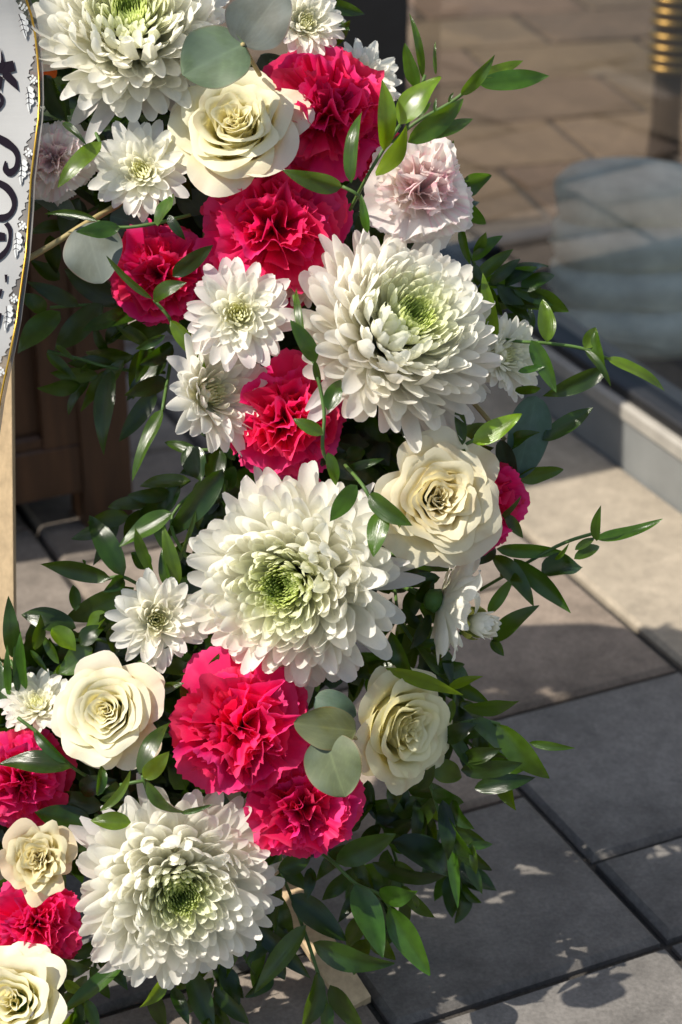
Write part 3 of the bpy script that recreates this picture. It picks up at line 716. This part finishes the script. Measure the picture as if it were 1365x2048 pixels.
# ------------------------------------------------------------------ RUSCUS, sprig by sprig
D = dict
ruscus('long sprig reaching to the upper right over the paving', .985, [
    (922, 190, 990, 112, 30, D(roll=20)), (962, 152, 1046, 122, 30, D(bright=1.3)), (958, 168, 1099, 152, 52, D(roll=-5)), (897, 205, 907, 184, 9), (870, 228, 872, 195, 8)],
    [(765, 302, .01), (830, 246), (900, 206), (960, 160)])
ruscus('bright sprig in front of the pale pink carnation', .948, [
    (798, 250, 880, 151, 64, D(bright=1.9, roll=-30, curl=.12)), (768, 301, 767, 158, 46, D(bright=1.6, roll=20)), (752, 352, 816, 254, 40, D(bright=1.4)), (702, 366, 720, 220, 34, D(roll=-25)),
    (815, 285, 930, 198, 50, D(bright=1.1, roll=25)), (868, 278, 947, 236, 32, D(bright=.7))], [(700, 420, .03), (735, 352), (765, 302), (800, 250)])
ruscus('sprig of narrow upright leaves at the top against the glass', 1.01, [
    (845, 155, 821, 26, 20, D(roll=10)), (836, 178, 809, 87, 32), (872, 150, 870, 82, 9), (845, 212, 876, 150, 20), (830, 235, 862, 205, 18)], [(800, 280), (830, 215), (850, 150)])
ruscus('dark leaves at the top beside the small white bloom', 1.0, [(640, 5, 730, 28, 34, D(bright=.7)), (655, 40, 700, 60, 30, D(bright=.6)), (560, 150, 540, 118, 40, D(bright=1.2)), (665, 90, 700, 40, 30, D(bright=.6))], [(600, 110), (640, 50), (650, 10)])
ruscus('dark glossy cluster right of the pale pink carnation', 1.0, [
    (893, 345, 907, 280, 22, D(bright=.8)), (915, 376, 982, 350, 42, D(bright=.7)), (925, 412, 972, 448, 34, D(roll=40)), (922, 455, 940, 530, 20), (951, 508, 972, 464, 26),
    (945, 522, 1004, 470, 32), (940, 530, 958, 572, 30, D(bright=.6)), (905, 440, 960, 400, 30, D(bright=.6))], [(850, 480, .02), (905, 440), (935, 500), (950, 530)])
ruscus('dark sprig behind the right side of the green cored bloom', 1.015, [
    (960, 572, 1075, 533, 38, D(roll=20)), (985, 600, 1110, 622, 54, D(bright=.55)), (975, 610, 1085, 575, 40, D(bright=.6)), (1040, 690, 1062, 606, 26, D(roll=40, bright=.8)), (1000, 650, 1060, 640, 40, D(bright=.5))], [(900, 620), (960, 600), (1030, 600)])
ruscus('long arching sprig reaching far right over the kerb', .985, [
    (992, 680, 965, 546, 34, D(bright=1.4, roll=-15)), (1093, 685, 1086, 598, 46, D(bright=1.8, roll=15)), (1063, 680, 1113, 785, 40, D(bright=1.1, roll=20)),
    (1170, 697, 1192, 654, 36, D(bright=1.5)), (1190, 662, 1209, 738, 24, D(bright=.8, roll=45)), (1170, 700, 1223, 770, 20), (1213, 716, 1334, 778, 30, D(bright=1.5, curl=.2, bend=.08)),
    (1212, 738, 1084, 794, 46, D(bright=.55, roll=-20)), (1036, 743, 1092, 732, 18, D(bright=1.2)), (1030, 782, 1082, 776, 22, D(bright=.6))],
    [(960, 668, .02), (1030, 682), (1100, 687), (1165, 697), (1215, 717)])
ruscus('bright single leaf sprig above the tucked pink carnation', .962, [(945, 886, 1045, 828, 50, D(bright=2.2, roll=-20)), (925, 890, 914, 800, 28, D(bright=.7)), (930, 898, 900, 940, 22, D(bright=.6))], [(880, 930, .02), (920, 895), (950, 880)])
ruscus('dark pointed leaves right of the grey eucalyptus', 1.0, [(1085, 880, 1187, 815, 44, D(bright=.7, roll=-20)), (1034, 954, 1126, 938, 40, D(bright=.9)), (1020, 900, 1075, 862, 30, D(bright=.5))], [(980, 960), (1030, 930), (1080, 890)])
ruscus('wiry sprig stretching right over the sunlit slab', .995, [
    (993, 1098, 1128, 1103, 36, D(roll=20)), (985, 1110, 1069, 1209, 46, D(roll=-20)), (1027, 1117, 1143, 1224, 44, D(roll=30, bright=.8)), (1000, 1145, 1046, 1165, 24), (1082, 1148, 1166, 1132, 54, D(bright=.7)),
    (1148, 1118, 1201, 1090, 28), (1150, 1100, 1190, 1075, 20), (1193, 1082, 1202, 1012, 24, D(bend=-.15)), (1190, 1078, 1326, 1040, 28, D(curl=-.1, bend=.05)), (1110, 1120, 1138, 1088, 12)],
    [(960, 1180, .02), (1060, 1122), (1130, 1085), (1200, 1063)])
ruscus('small leaves beside the tucked pink carnation over the slab', .985, [(990, 1045, 1043, 994, 15, D(roll=40)), (1012, 1028, 1046, 1077, 28)], [(960, 1060, .02), (990, 1045)])
ruscus('leaves around the bud below the slab', 1.0, [(976, 1227, 1027, 1154, 30), (985, 1282, 1074, 1210, 42, D(bright=.9)), (983, 1280, 1008, 1312, 26, D(bright=.7))], [(900, 1270, .02), (960, 1262), (985, 1270)])
ruscus('dark twiggy leaves between bud and tilted rose', .99, [
    (770, 1335, 926, 1393, 36, D(bright=1.3, bend=-.1, d0=-.03, d1=-.02)), (782, 1262, 836, 1372, 36, D(bright=.8, roll=30, d0=-.02, d1=-.02)), (835, 1292, 906, 1368, 26), (895, 1377, 964, 1352, 22, D(bright=1.9)), (832, 1294, 889, 1281, 20),
    (850, 1250, 862, 1312, 16), (905, 1400, 900, 1447, 22), (800, 1220, 845, 1260, 30, D(bright=.5)), (860, 1230, 820, 1300, 34, D(bright=.5)), (870, 1330, 930, 1330, 34, D(bright=.6)), (890, 1300, 905, 1370, 26, D(bright=.6)), (830, 1200, 870, 1160, 40, D(bright=.5))],
    [(790, 1180, .03), (800, 1240), (840, 1300), (905, 1372), (900, 1450)])
ruscus('broad leaved sprig right of the tilted rose', .99, [
    (926, 1412, 1041, 1405, 40, D(bright=1.2)), (994, 1447, 1099, 1561, 62, D(bright=.9, roll=15)), (944, 1440, 1040, 1523, 46, D(bright=.9)), (888, 1478, 952, 1448, 46, D(bright=.5)), (922, 1540, 1045, 1528, 48, D(bright=.6, roll=20)),
    (928, 1515, 1002, 1498, 42, D(bright=.5)), (948, 1577, 1070, 1555, 44, D(bright=.6)), (1058, 1485, 1150, 1497, 22), (893, 1455, 946, 1541, 32), (860, 1530, 926, 1555, 58, D(bright=1.4))],
    [(860, 1500, .03), (905, 1455), (955, 1440), (1000, 1448)])
ruscus('hanging sprig on a long thin stem at the lower right', .992, [
    (866, 1580, 928, 1608, 42), (885, 1625, 948, 1722, 44, D(bright=1.2, curl=.2)), (945, 1690, 952, 1750, 20), (901, 1684, 916, 1816, 28, D(bright=1.1)), (935, 1692, 986, 1688, 22), (885, 1600, 898, 1722, 42, D(bright=.5)), (905, 1600, 945, 1660, 36, D(bright=.6)),
    (840, 1580, 870, 1530, 30, D(bright=.7)), (925, 1690, 880, 1660, 40, D(bright=.6))], [(852, 1540), (870, 1600), (890, 1660), (905, 1715)])
ruscus('dark leaves under the tilted rose', 1.02, [
    (750, 1650, 866, 1588, 52, D(bright=.45)), (828, 1664, 882, 1580, 36, D(bright=.5)), (735, 1560, 752, 1642, 32, D(bright=.5)), (800, 1570, 812, 1625, 28, D(bright=.6)), (720, 1615, 800, 1600, 28, D(bright=.6)), (700, 1660, 735, 1600, 40, D(bright=.4)), (770, 1680, 830, 1640, 46, D(bright=.5)), (845, 1640, 850, 1720, 46, D(bright=.45))],
    [(700, 1560), (760, 1610), (830, 1640)])
ruscus('big oval leaf sprig right of the lowest pink carnation', 1.0, [
    (672, 1726, 792, 1667, 64, D(bright=1.0, roll=10)), (785, 1682, 918, 1757, 66, D(bright=.45)), (745, 1725, 905, 1752, 42, D(bright=.55))], [(640, 1690, .02), (672, 1726), (740, 1715)])
ruscus('fresh green sprig with three shiny leaves over the grey paving', .985, [
    (710, 1768, 766, 1915, 68, D(roll=-20, bright=1.25)), (758, 1787, 834, 1785, 56, D(roll=25, bright=1.2)), (822, 1788, 832, 1822, 14), (778, 1813, 860, 1951, 66, D(roll=20, bright=1.1))],
    [(635, 1700, .02), (672, 1730), (712, 1768), (758, 1788), (780, 1815)])
ruscus('drooping sprig in front of the wooden easel leg', .99, [
    (555, 1738, 624, 1705, 52, D(bright=.8)), (560, 1745, 549, 1868, 30, D(bright=.7)), (622, 1735, 612, 1802, 30, D(bright=.6)), (582, 1790, 692, 1882, 62, D(bright=.65, roll=-20)), (612, 1850, 508, 1987, 48, D(bright=.9)),
    (625, 1885, 787, 1933, 64, D(bright=.6, roll=15)), (635, 1945, 603, 2065, 48, D(bright=.9)), (660, 1970, 727, 2065, 50, D(bright=.8, roll=20)), (655, 2005, 650, 2070, 32)],
    [(560, 1740, .02), (585, 1800), (612, 1872), (640, 1960), (665, 2050)])
ruscus('dark drooping leaves below the lowest white bloom', 1.005, [
    (508, 1850, 622, 1957, 48, D(bright=.5)), (535, 1880, 507, 1997, 28, D(bright=.8)), (492, 1850, 438, 1982, 42, D(bright=.9)), (380, 1940, 426, 2070, 54, D(bright=.8)), (345, 1975, 378, 2050, 32, D(bright=.6)), (440, 1930, 480, 2010, 40, D(bright=.5)), (300, 1980, 330, 2060, 40, D(bright=.5))],
    [(450, 1860), (480, 1900), (520, 1960)])
ruscus('pointed green leaves at the bottom left corner', .985, [
    (251, 1921, 117, 2031, 38, D(bright=1.1, roll=20)), (128, 1962, 170, 1985, 28, D(bright=1.7)), (172, 2000, 196, 2065, 28, D(bright=1.2)), (337, 1935, 282, 2019, 32, D(bright=1.4, d0=-.015, d1=-.02)), (222, 1902, 302, 1925, 32, D(bright=1.1)), (100, 1920, 182, 1940, 40, D(bright=.5)), (105, 1945, 122, 2007, 40, D(bright=.4)), (140, 1930, 120, 1990, 34, D(bright=.5))],
    [(300, 1905, .02), (250, 1925), (180, 1980), (170, 2040)])
ruscus('star of dark leaves left of the largest bloom', .99, [
    (247, 1153, 177, 1027, 56, D(bright=.8, roll=10)), (220, 1156, 81, 1126, 46, D(bright=.9)), (268, 1175, 126, 1243, 62, D(bright=.75, roll=-12)), (247, 1155, 208, 1184, 34, D(bright=.7)), (152, 1222, 147, 1168, 28), (170, 1130, 165, 1118, 6)],
    [(310, 1190, .02), (270, 1165), (240, 1153), (205, 1160)])
ruscus('shiny upright leaves between cabinet leg and largest bloom', .985, [
    (346, 1025, 237, 1093, 48, D(roll=30, bright=1.1)), (305, 1152, 269, 1054, 30), (358, 1168, 325, 1050, 36, D(bright=1.4)), (342, 1182, 322, 1100, 26), (446, 938, 332, 1078, 60, D(bright=.6, roll=-15)), (392, 1020, 350, 1136, 11), (300, 1135, 262, 1105, 42, D(bright=1.0, d0=.02, d1=.02)), (400, 960, 395, 1060, 40, D(bright=.5, d0=.03, d1=.03)), (330, 1100, 310, 1020, 34, D(bright=.5, d0=.02, d1=.02)), (320, 1150, 375, 1080, 34, D(bright=.6))],
    [(420, 1160, .03), (370, 1110), (345, 1030), (440, 940, .02)])
ruscus('dark leaves at the far left in front of the sunlit paving', .99, [
    (152, 1256, 41, 1227, 56, D(bright=.6)), (24, 1315, 17, 1193, 38, D(bright=.8)), (35, 1388, 36, 1240, 24, D(bright=.8)), (52, 1378, 40, 1262, 28, D(bright=1.1)), (18, 1395, 14, 1290, 20), (118, 1328, 80, 1261, 24), (60, 1300, 96, 1345, 14), (8, 1420, 0, 1320, 30, D(bright=.7)), (70, 1300, 82, 1230, 26, D(bright=.7))],
    [(60, 1420, .02), (45, 1370), (20, 1320)])
ruscus('short broad leaves above the left cream rose', .985, [
    (186, 1297, 118, 1348, 64, D(bright=1.1, roll=20)), (104, 1256, 152, 1302, 44, D(bright=1.7)), (200, 1230, 250, 1270, 52, D(bright=.6)), (160, 1290, 210, 1250, 42, D(bright=.7)), (230, 1250, 230, 1310, 44, D(bright=.4)), (215, 1230, 170, 1260, 40, D(bright=1.3))],
    [(240, 1300, .02), (200, 1280), (150, 1280)])
ruscus('leaves between the left rose and the largest bloom', .978, [
    (396, 1346, 274, 1322, 38, D(bright=.8)), (364, 1368, 425, 1296, 24, D(bend=-.2)), (308, 1388, 368, 1366, 26), (414, 1352, 438, 1308, 24), (366, 1400, 360, 1370, 20), (320, 1310, 370, 1290, 30, D(bright=.5))], [(430, 1330, .02), (380, 1350), (330, 1380)])
ruscus('long dark leaf sprig between the left carnations and rose', .966, [
    (142, 1536, -4, 1525, 48, D(bright=.6)), (132, 1526, 61, 1458, 28, D(bend=.12))], [(185, 1560, .02), (140, 1530), (80, 1470), (35, 1435)])
ruscus('fresh leaves in front of the lower side of the left rose', .944, [
    (278, 1548, 337, 1441, 42, D(roll=-25, bright=1.0)), (287, 1556, 338, 1504, 44, D(bright=1.5, roll=10))], [(300, 1600, .02), (285, 1552)])
ruscus('curled leaves on the top of the lowest white bloom', .948, [
    (195, 1592, 204, 1528, 24), (200, 1622, 262, 1538, 22, D(bright=1.3, bend=.2)), (262, 1645, 181, 1641, 42, D(bright=1.5, roll=20)), (293, 1562, 368, 1628, 32, D(bright=1.0, bend=.18)), (362, 1626, 424, 1610, 15, D(bright=.8)), (200, 1600, 255, 1580, 22, D(bright=.6))], [(300, 1590, .03), (293, 1563), (240, 1570)])
ruscus('dark broad leaves beside the wilted rose', .985, [(182, 1650, 68, 1625, 60, D(bright=.5)), (205, 1612, 118, 1588, 54, D(bright=.4)), (160, 1580, 230, 1560, 50, D(bright=.35)), (150, 1700, 200, 1660, 44, D(bright=.4)), (260, 1590, 190, 1560, 50, D(bright=.35))], [(250, 1640, .02), (190, 1630)])
ruscus('pointed leaf below the top white bloom beside the ribbon', .965, [(203, 284, 114, 373, 46, D(bright=1.3, roll=15)), (90, 150, 135, 245, 54, D(bright=.5, d0=.02, d1=.02)), (125, 245, 172, 287, 18, D(bright=.7)), (105, 190, 140, 230, 60, D(bright=.4, d0=.03, d1=.03))], [(180, 240, .03), (200, 285)])
ruscus('thin sprig lying over the round eucalyptus leaf', .96, [
    (240, 455, 152, 464, 42, D(bright=.8, roll=10)), (195, 442, 90, 428, 18, D(bend=.14)), (315, 452, 347, 386, 36, D(bright=1.2)), (345, 552, 426, 490, 40, D(bright=.7, roll=20)), (335, 430, 370, 480, 24, D(bright=.5))],
    [(380, 430, .02), (310, 447), (240, 455), (195, 443)])
ruscus('thin curled sprig over the left pink carnation', .966, [(305, 598, 212, 512, 18, D(bend=-.05)), (307, 600, 369, 564, 42, D(bright=1.2, roll=-20)), (340, 640, 414, 737, 36, D(bright=1.4, roll=20))], [(345, 660, .02), (338, 635), (308, 600)])
ruscus('dark leaves in front of the cabinet below the left carnation', 1.005, [
    (346, 640, 219, 675, 46, D(bright=.9)), (283, 620, 163, 662, 48, D(bright=.6)), (206, 608, 108, 702, 66, D(bright=.5, roll=10)), (120, 624, 34, 704, 62, D(bright=.75)), (190, 650, 226, 717, 24, D(bright=.6)), (242, 607, 128, 538, 62, D(bright=.45)), (157, 610, 54, 563, 38, D(bright=.45)), (92, 622, 40, 588, 42, D(bright=.55)), (255, 640, 210, 690, 40, D(bright=.4))],
    [(380, 650, .03), (300, 625), (200, 610), (100, 615)])
ruscus('wiry hanging sprig in front of the cabinet leg', 1.0, [(93, 705, 152, 758, 26, D(bright=1.1)), (223, 740, 204, 906, 50, D(bright=.85, roll=10)), (112, 690, 150, 722, 14, D(bright=1.1)), (160, 745, 185, 725, 14)],
    [(330, 745, .02), (230, 737), (160, 718), (95, 702)])
ruscus('shiny narrow leaf hanging left of the side facing bloom', .985, [(325, 818, 261, 960, 34, D(roll=35, bright=1.2, bend=-.1)), (312, 782, 238, 884, 46, D(bright=.5, d0=.02, d1=.02)), (333, 722, 250, 802, 42, D(bright=.5, d0=.02, d1=.02)), (300, 680, 272, 765, 36, D(bright=.5, d0=.02)), (345, 690, 280, 730, 40, D(bright=.5, d0=.02)), (335, 760, 250, 790, 44, D(bright=.45, d0=.02)), (330, 670, 270, 700, 22, D(bright=.8))],
    [(345, 700, .03), (335, 760, .02), (325, 820)])
ruscus('dark leaves behind the ribbon and twig', 1.03, [(100, 470, 112, 548, 38, D(bright=.5)), (132, 450, 58, 466, 32, D(bright=.6)), (160, 400, 165, 460, 40, D(bright=.4)), (200, 400, 260, 440, 60, D(bright=.5)), (120, 560, 60, 520, 36, D(bright=.4))], [(220, 400), (140, 450), (90, 540)])
ruscus('green leaves below the side facing bloom', 1.0, [(396, 905, 328, 884, 28), (378, 892, 402, 962, 62, D(bright=.6)), (468, 932, 458, 984, 32, D(bright=.9)), (440, 900, 420, 980, 50, D(bright=.45)), (455, 960, 432, 1000, 30), (430, 870, 470, 920, 44, D(bright=.4))], [(480, 900, .02), (400, 900)])
ruscus('thin trailing sprig over the bright pink carnation', .938, [
    (607, 696, 588, 572, 20, D(bright=1.1, bend=.1)), (632, 724, 582, 640, 42, D(bright=.7, roll=15)), (630, 722, 640, 772, 18, D(bright=.6)), (656, 821, 682, 758, 42, D(bright=.8, roll=-10)), (646, 868, 586, 838, 34, D(bright=1.0)), (656, 905, 673, 972, 30, D(bright=1.1))],
    [(588, 590, .01), (602, 665), (628, 728), (648, 820), (645, 895, .006), (660, 930, .02)])
ruscus('three leaf sprig between largest bloom and right rose', .932, [(713, 970, 659, 1043, 46, D(bright=.9, roll=-10)), (764, 1022, 746, 1113, 52, D(bright=1.0)), (738, 988, 823, 1052, 48, D(bright=.9, roll=25)), (790, 1040, 800, 1058, 8)],
    [(690, 930, .03), (725, 970), (752, 1015), (795, 1042)])
ruscus('dark leaves in the gap under the green cored bloom', .985, [(690, 940, 769, 917, 22), (728, 898, 688, 922, 38, D(bright=.5)), (690, 900, 640, 930, 40, D(bright=.4)), (660, 920, 720, 960, 44, D(bright=.4)), (830, 880, 815, 845, 20, D(bright=.9)), (720, 930, 760, 965, 44, D(bright=.35))], [(640, 900, .01), (690, 935), (740, 930)])
ruscus('single leaf lying over the deep pink top carnation', .946, [(684, 374, 566, 342, 46, D(bright=.9, roll=-20)), (735, 466, 722, 388, 22, D(bright=1.1))], [(730, 420, .02), (715, 390), (685, 373)])
ruscus('dark leaves under the right cream rose', .995, [(800, 1118, 908, 1140, 34, D(bright=.6)), (880, 1155, 790, 1168, 36, D(bright=.5)), (775, 1120, 845, 1160, 50, D(bright=.4)), (990, 1090, 940, 1130, 40, D(bright=.5))], [(770, 1100), (850, 1135)])
rg = random.Random(41)
for u0, v0, ang, ln, lab in ((830, 1180, 75, 200, 'dense dark sprig below the right cream rose'), (860, 1300, 60, 190, 'dense dark sprig under the spray bloom turned away'), (850, 1420, 40, 190, 'dense sprig tucked behind the tilted rose'),
        (800, 1560, 50, 200, 'dense hanging sprig right below the tilted rose'), (740, 1600, 70, 210, 'dense dark sprig right of the eucalyptus pair'), (700, 1690, 80, 190, 'dense sprig between the oval leaf and the shiny leaves'),
        (560, 1700, 95, 230, 'dense sprig beside the top of the wooden leg'), (420, 1880, 85, 150, 'dense sprig under the right half of the lowest bloom'), (200, 1880, 110, 150, 'dense sprig under the left half of the lowest bloom'), (380, 960, 150, 190, 'dense dark sprig left of the central pink carnation'), (800, 1240, 60, 120, 'deep added sprig blocking sun behind the bloom turned away'), (700, 1300, 50, 120, 'deep added sprig blocking sun behind the tilted rose'), (720, 1720, 60, 110, 'deep added sprig blocking sun behind the shiny three leaf sprig'), (880, 1660, 70, 120, 'deep added sprig blocking sun behind the long thin hanging stem'),
        (930, 560, 10, 130, 'dense dark sprig behind the top right of the green cored bloom'), (300, 690, 150, 160, 'dense dark sprig between the cabinet and the spray blooms'), (880, 900, 20, 120, 'dense dark sprig behind the right rose')):
    w = R_(ang); cx, sx = math.cos(w), math.sin(w); dd = 1.062 if lab.startswith('deep') else rg.uniform(1.0, 1.02)  # deep sprigs are added behind the others to block sun on the paving
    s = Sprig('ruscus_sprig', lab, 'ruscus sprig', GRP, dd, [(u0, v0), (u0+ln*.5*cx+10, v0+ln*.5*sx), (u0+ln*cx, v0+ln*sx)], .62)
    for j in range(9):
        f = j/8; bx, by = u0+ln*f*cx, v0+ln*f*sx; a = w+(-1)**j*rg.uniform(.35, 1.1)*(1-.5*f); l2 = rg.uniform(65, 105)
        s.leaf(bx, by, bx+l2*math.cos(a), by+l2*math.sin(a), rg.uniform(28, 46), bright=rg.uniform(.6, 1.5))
# fill: darker sprigs deeper inside the ring, all round it
rg = random.Random(77); nf = 0
for k in range(46):
    w = 2*PI*k/46+rg.gauss(0, .05); rr = rg.uniform(500, 860 if math.cos(w) > 0 else 760); u0 = RC[0]+rr*math.cos(w); v0 = RC[1]+rr*math.sin(w)
    inview = u0 > -60
    dirw = w+rg.gauss(0, .9); dd = rg.uniform(1.022, 1.05)
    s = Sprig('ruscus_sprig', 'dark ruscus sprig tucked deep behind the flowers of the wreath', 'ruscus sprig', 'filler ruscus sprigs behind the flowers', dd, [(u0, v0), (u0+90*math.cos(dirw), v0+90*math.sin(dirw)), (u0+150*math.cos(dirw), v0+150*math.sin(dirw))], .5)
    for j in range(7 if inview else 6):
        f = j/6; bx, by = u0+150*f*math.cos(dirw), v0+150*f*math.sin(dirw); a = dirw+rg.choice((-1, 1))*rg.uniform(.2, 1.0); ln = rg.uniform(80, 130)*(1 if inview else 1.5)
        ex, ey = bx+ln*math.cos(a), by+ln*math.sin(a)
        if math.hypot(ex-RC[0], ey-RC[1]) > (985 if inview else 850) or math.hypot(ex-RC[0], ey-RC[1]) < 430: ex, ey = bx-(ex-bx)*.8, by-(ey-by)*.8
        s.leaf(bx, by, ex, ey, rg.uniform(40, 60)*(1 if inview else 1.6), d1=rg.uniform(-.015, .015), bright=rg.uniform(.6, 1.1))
# deep moss and leaf mass filling the gaps of the ring
vs, fs, cols, uvs = [], [], [], []
for k in range(2100):
    w = rg.random()*2*PI if k < 1500 else rg.uniform(-.1, 1.5); rr = 690+rg.gauss(0, 120); rr = max(500, min(880 if math.cos(w) > .1 else 780, rr)); u0 = RC[0]+rr*math.cos(w); v0 = RC[1]+rr*math.sin(w)  # extra leaves at lower right added to block sun onto the paving
    a = rg.random()*6.28; ln = rg.uniform(50, 100); d0 = rg.uniform(1.02, 1.06)
    p0 = P(u0, v0, d0); p1 = P(u0+ln*math.cos(a), v0+ln*math.sin(a), d0+rg.uniform(-.02, .02)); org = P(RC[0], RC[1], 1.06)
    q = leaf_mesh(p0-org, p1-org, rg.uniform(.011, .018), (-CF+V((rg.gauss(0, .4), rg.gauss(0, .4), rg.gauss(0, .4)))), .08, .3, k, nu=3, nv=5)
    b = len(vs); vs += q[0]; fs += [tuple(x+b for x in f) for f in q[1]]; uvs += q[2]; cols += q[3]
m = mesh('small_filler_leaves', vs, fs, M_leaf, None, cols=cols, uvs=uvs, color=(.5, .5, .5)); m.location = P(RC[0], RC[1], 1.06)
tag(m, 'mass of small dark filler leaves packed under the flowers, some added to block sun', 'foliage', kind='stuff')

# ------------------------------------------------------------------ RIBBON
EDGE = [(60, -40), (62, 0), (72, 30), (80, 70), (84, 110), (87, 150), (88, 200), (86, 240), (82, 270), (77, 310), (71, 360), (68, 420), (65, 460), (61, 510), (55, 550), (48, 600), (43, 640), (35, 680), (27, 720), (18, 760), (10, 800), (3, 850), (-6, 900), (-20, 980), (-40, 1080)]
def edge_x(v): return lerp([(y, x) for x, y in EDGE], v)
DR = .958
rib = empty('mourning_ribbon', P(0, 400, DR), 'white satin ribbon with black script and gold thread hanging at the left edge', 'ribbon')
org = rib.matrix_world.translation
def rd(v, off): return DR+.010*math.sin(v/190.0+.4)+.004*math.sin(v/61.0+off/70.0)+.00007*abs(off)*(.5+.5*math.sin(v/150.0))
def RP(u, v, lift=0.0): return P(u, v, rd(v, edge_x(v)-u)-lift)-org
def scallop(v):
    x = (v-8)/146.0; f = x-math.floor(x)
    return 30-20*(math.sin(f*PI)**1.4)+3.0*math.sin(v*.45)+2*math.sin(v*.9+1)+(5 if .55 < f < .62 else 0)
nvr = 300; vs = []
for j in range(nvr):
    v = -40+1120*j/(nvr-1); e = edge_x(v)
    for i in range(9):
        f = i/8; off = 430*(1-f)**1.3 + scallop(v)*1.0 if i < 8 else scallop(v)
        vs.append(RP(e-off, v))
mesh('satin_band', vs, gridf(9, nvr), M_satin, rib)
vs = []
for j in range(nvr):
    v = -40+1120*j/(nvr-1); e = edge_x(v)
    for off in (46, 30, 14, 0): vs.append(RP(e-off, v, -.0005))
mesh('sheer_border', vs, gridf(4, nvr), M_sheer, rib)
vs, fs = tube([RP(edge_x(v)-9.5, v, .0006) for v in range(-40, 1080, 8)], .00055, 5); mesh('gold_thread', vs, fs, M_gold, rib)
def flat(polys, lift, name, mat):
    vs, fs = [], []
    for poly in polys:
        k = len(vs); n = len(poly)
        vs += [RP(x, y, lift) for x, y in poly] + [RP(x, y, lift-.00018) for x, y in poly]
        fs.append(tuple(range(k, k+n)))
        for i in range(n): j = (i+1) % n; fs.append((k+i, k+j, k+n+j, k+n+i))
    return mesh(name, vs, fs, mat, rib, smooth=False)
def stroke(pts, ws, name, mat=None, lift=.0009):
    pts = spline([V((x, y, 0)) for x, y in pts], 8*(len(pts)-1)); n = len(pts); vs = []
    for i, p in enumerate(pts):
        t = (pts[min(i+1, n-1)]-pts[max(i-1, 0)]).normalized(); q = V((-t.y, t.x, 0)); f = i/(n-1)*(len(ws)-1); k = min(int(f), len(ws)-2); w = ws[k]+(ws[k+1]-ws[k])*(f-k)
        a, b = p+q*w/2, p-q*w/2; vs += [RP(a.x, a.y, lift), RP(b.x, b.y, lift)]
    return mesh(name, vs, gridf(2, n), mat or M_ink, rib, smooth=False)
flat([[(1, 96), (5, 108), (8, 122), (9, 132), (3, 140), (0, 133), (2, 118)], [(-14, 128), (26, 121), (31, 142), (10, 147), (-14, 146)], [(5, 146), (20, 145), (33, 160), (37, 182), (18, 166), (5, 154)], [(-2, 150), (6, 155), (2, 184), (-4, 168)]], .0009, 'letter', M_ink)
stroke([(-14, 184), (0, 190), (4, 203), (-4, 216), (-16, 220)], [5, 8, 8, 8, 5], 'letter')
stroke([(-30, 262), (-8, 274), (12, 285), (28, 298), (35, 315), (32, 335), (20, 345), (11, 338), (11, 322)], [8, 15, 17, 13, 9, 10, 16, 12, 3], 'letter')
stroke([(-20, 358), (-2, 366), (14, 376), (26, 394), (28, 412), (20, 428), (4, 436), (-20, 434)], [8, 13, 15, 12, 9, 10, 15, 10], 'letter')
stroke([(12, 446), (19, 458), (20, 475), (16, 494), (6, 508), (-8, 518), (-20, 520)], [10, 9, 6, 8, 11, 12, 8], 'letter')
flat([[(-10, 462), (10, 466), (11, 481), (-10, 482)]], .0009, 'letter', M_ink)
stroke([(12, 549), (12, 565)], [6, 3], 'punctuation'); stroke([(3, 578), (-2, 594)], [5, 6], 'punctuation')
stroke([(1, 626), (-6, 650), (-14, 665)], [6, 9, 9], 'letter')
for k in range(8):                                           # printed lace: berry clusters and oak leaves
    v0 = 8+146*k
    polys = []
    for dx, dy, r in ((22, 4, 2.4), (17, 8, 2.6), (26, 9, 2.2), (20, 12, 2.8), (14, 14, 2.6), (24, 15, 2.4), (19, 18, 2)):
        vv = v0-6+dy; cx = edge_x(vv)-dx
        polys.append([(cx+r*math.cos(a), vv+r*1.25*math.sin(a)) for a in [2*PI*i/7 for i in range(7)]])
    flat(polys, .0011, 'lace_berries', M_lace)
    lp = [(30, 18), (24, 20), (20, 25), (22, 30), (18, 34), (19, 40), (23, 43), (19, 48), (21, 54), (26, 57), (26, 64), (30, 70), (33, 60), (34, 45), (33, 30)]
    flat([[(edge_x(v0+y)-x, v0+y) for x, y in lp]], .0011, 'lace_leaf', M_lace)
    stroke([(edge_x(v0+y)-x, v0+y) for x, y in ((34, 20), (31, 36), (30, 54), (28, 66))], [1.4, 1.4, 1.2, .8], 'lace_vein', M_ink, .0013)
    for y in (30, 40, 50):
        stroke([(edge_x(v0+y)-31, v0+y), (edge_x(v0+y)-24, v0+y+4)], [1.2, .7], 'lace_vein', M_ink, .0013)
        stroke([(edge_x(v0+y)-31, v0+y), (edge_x(v0+y)-37, v0+y+5)], [1.2, .6], 'lace_vein', M_ink, .0013)
bpy.context.view_layer.update()
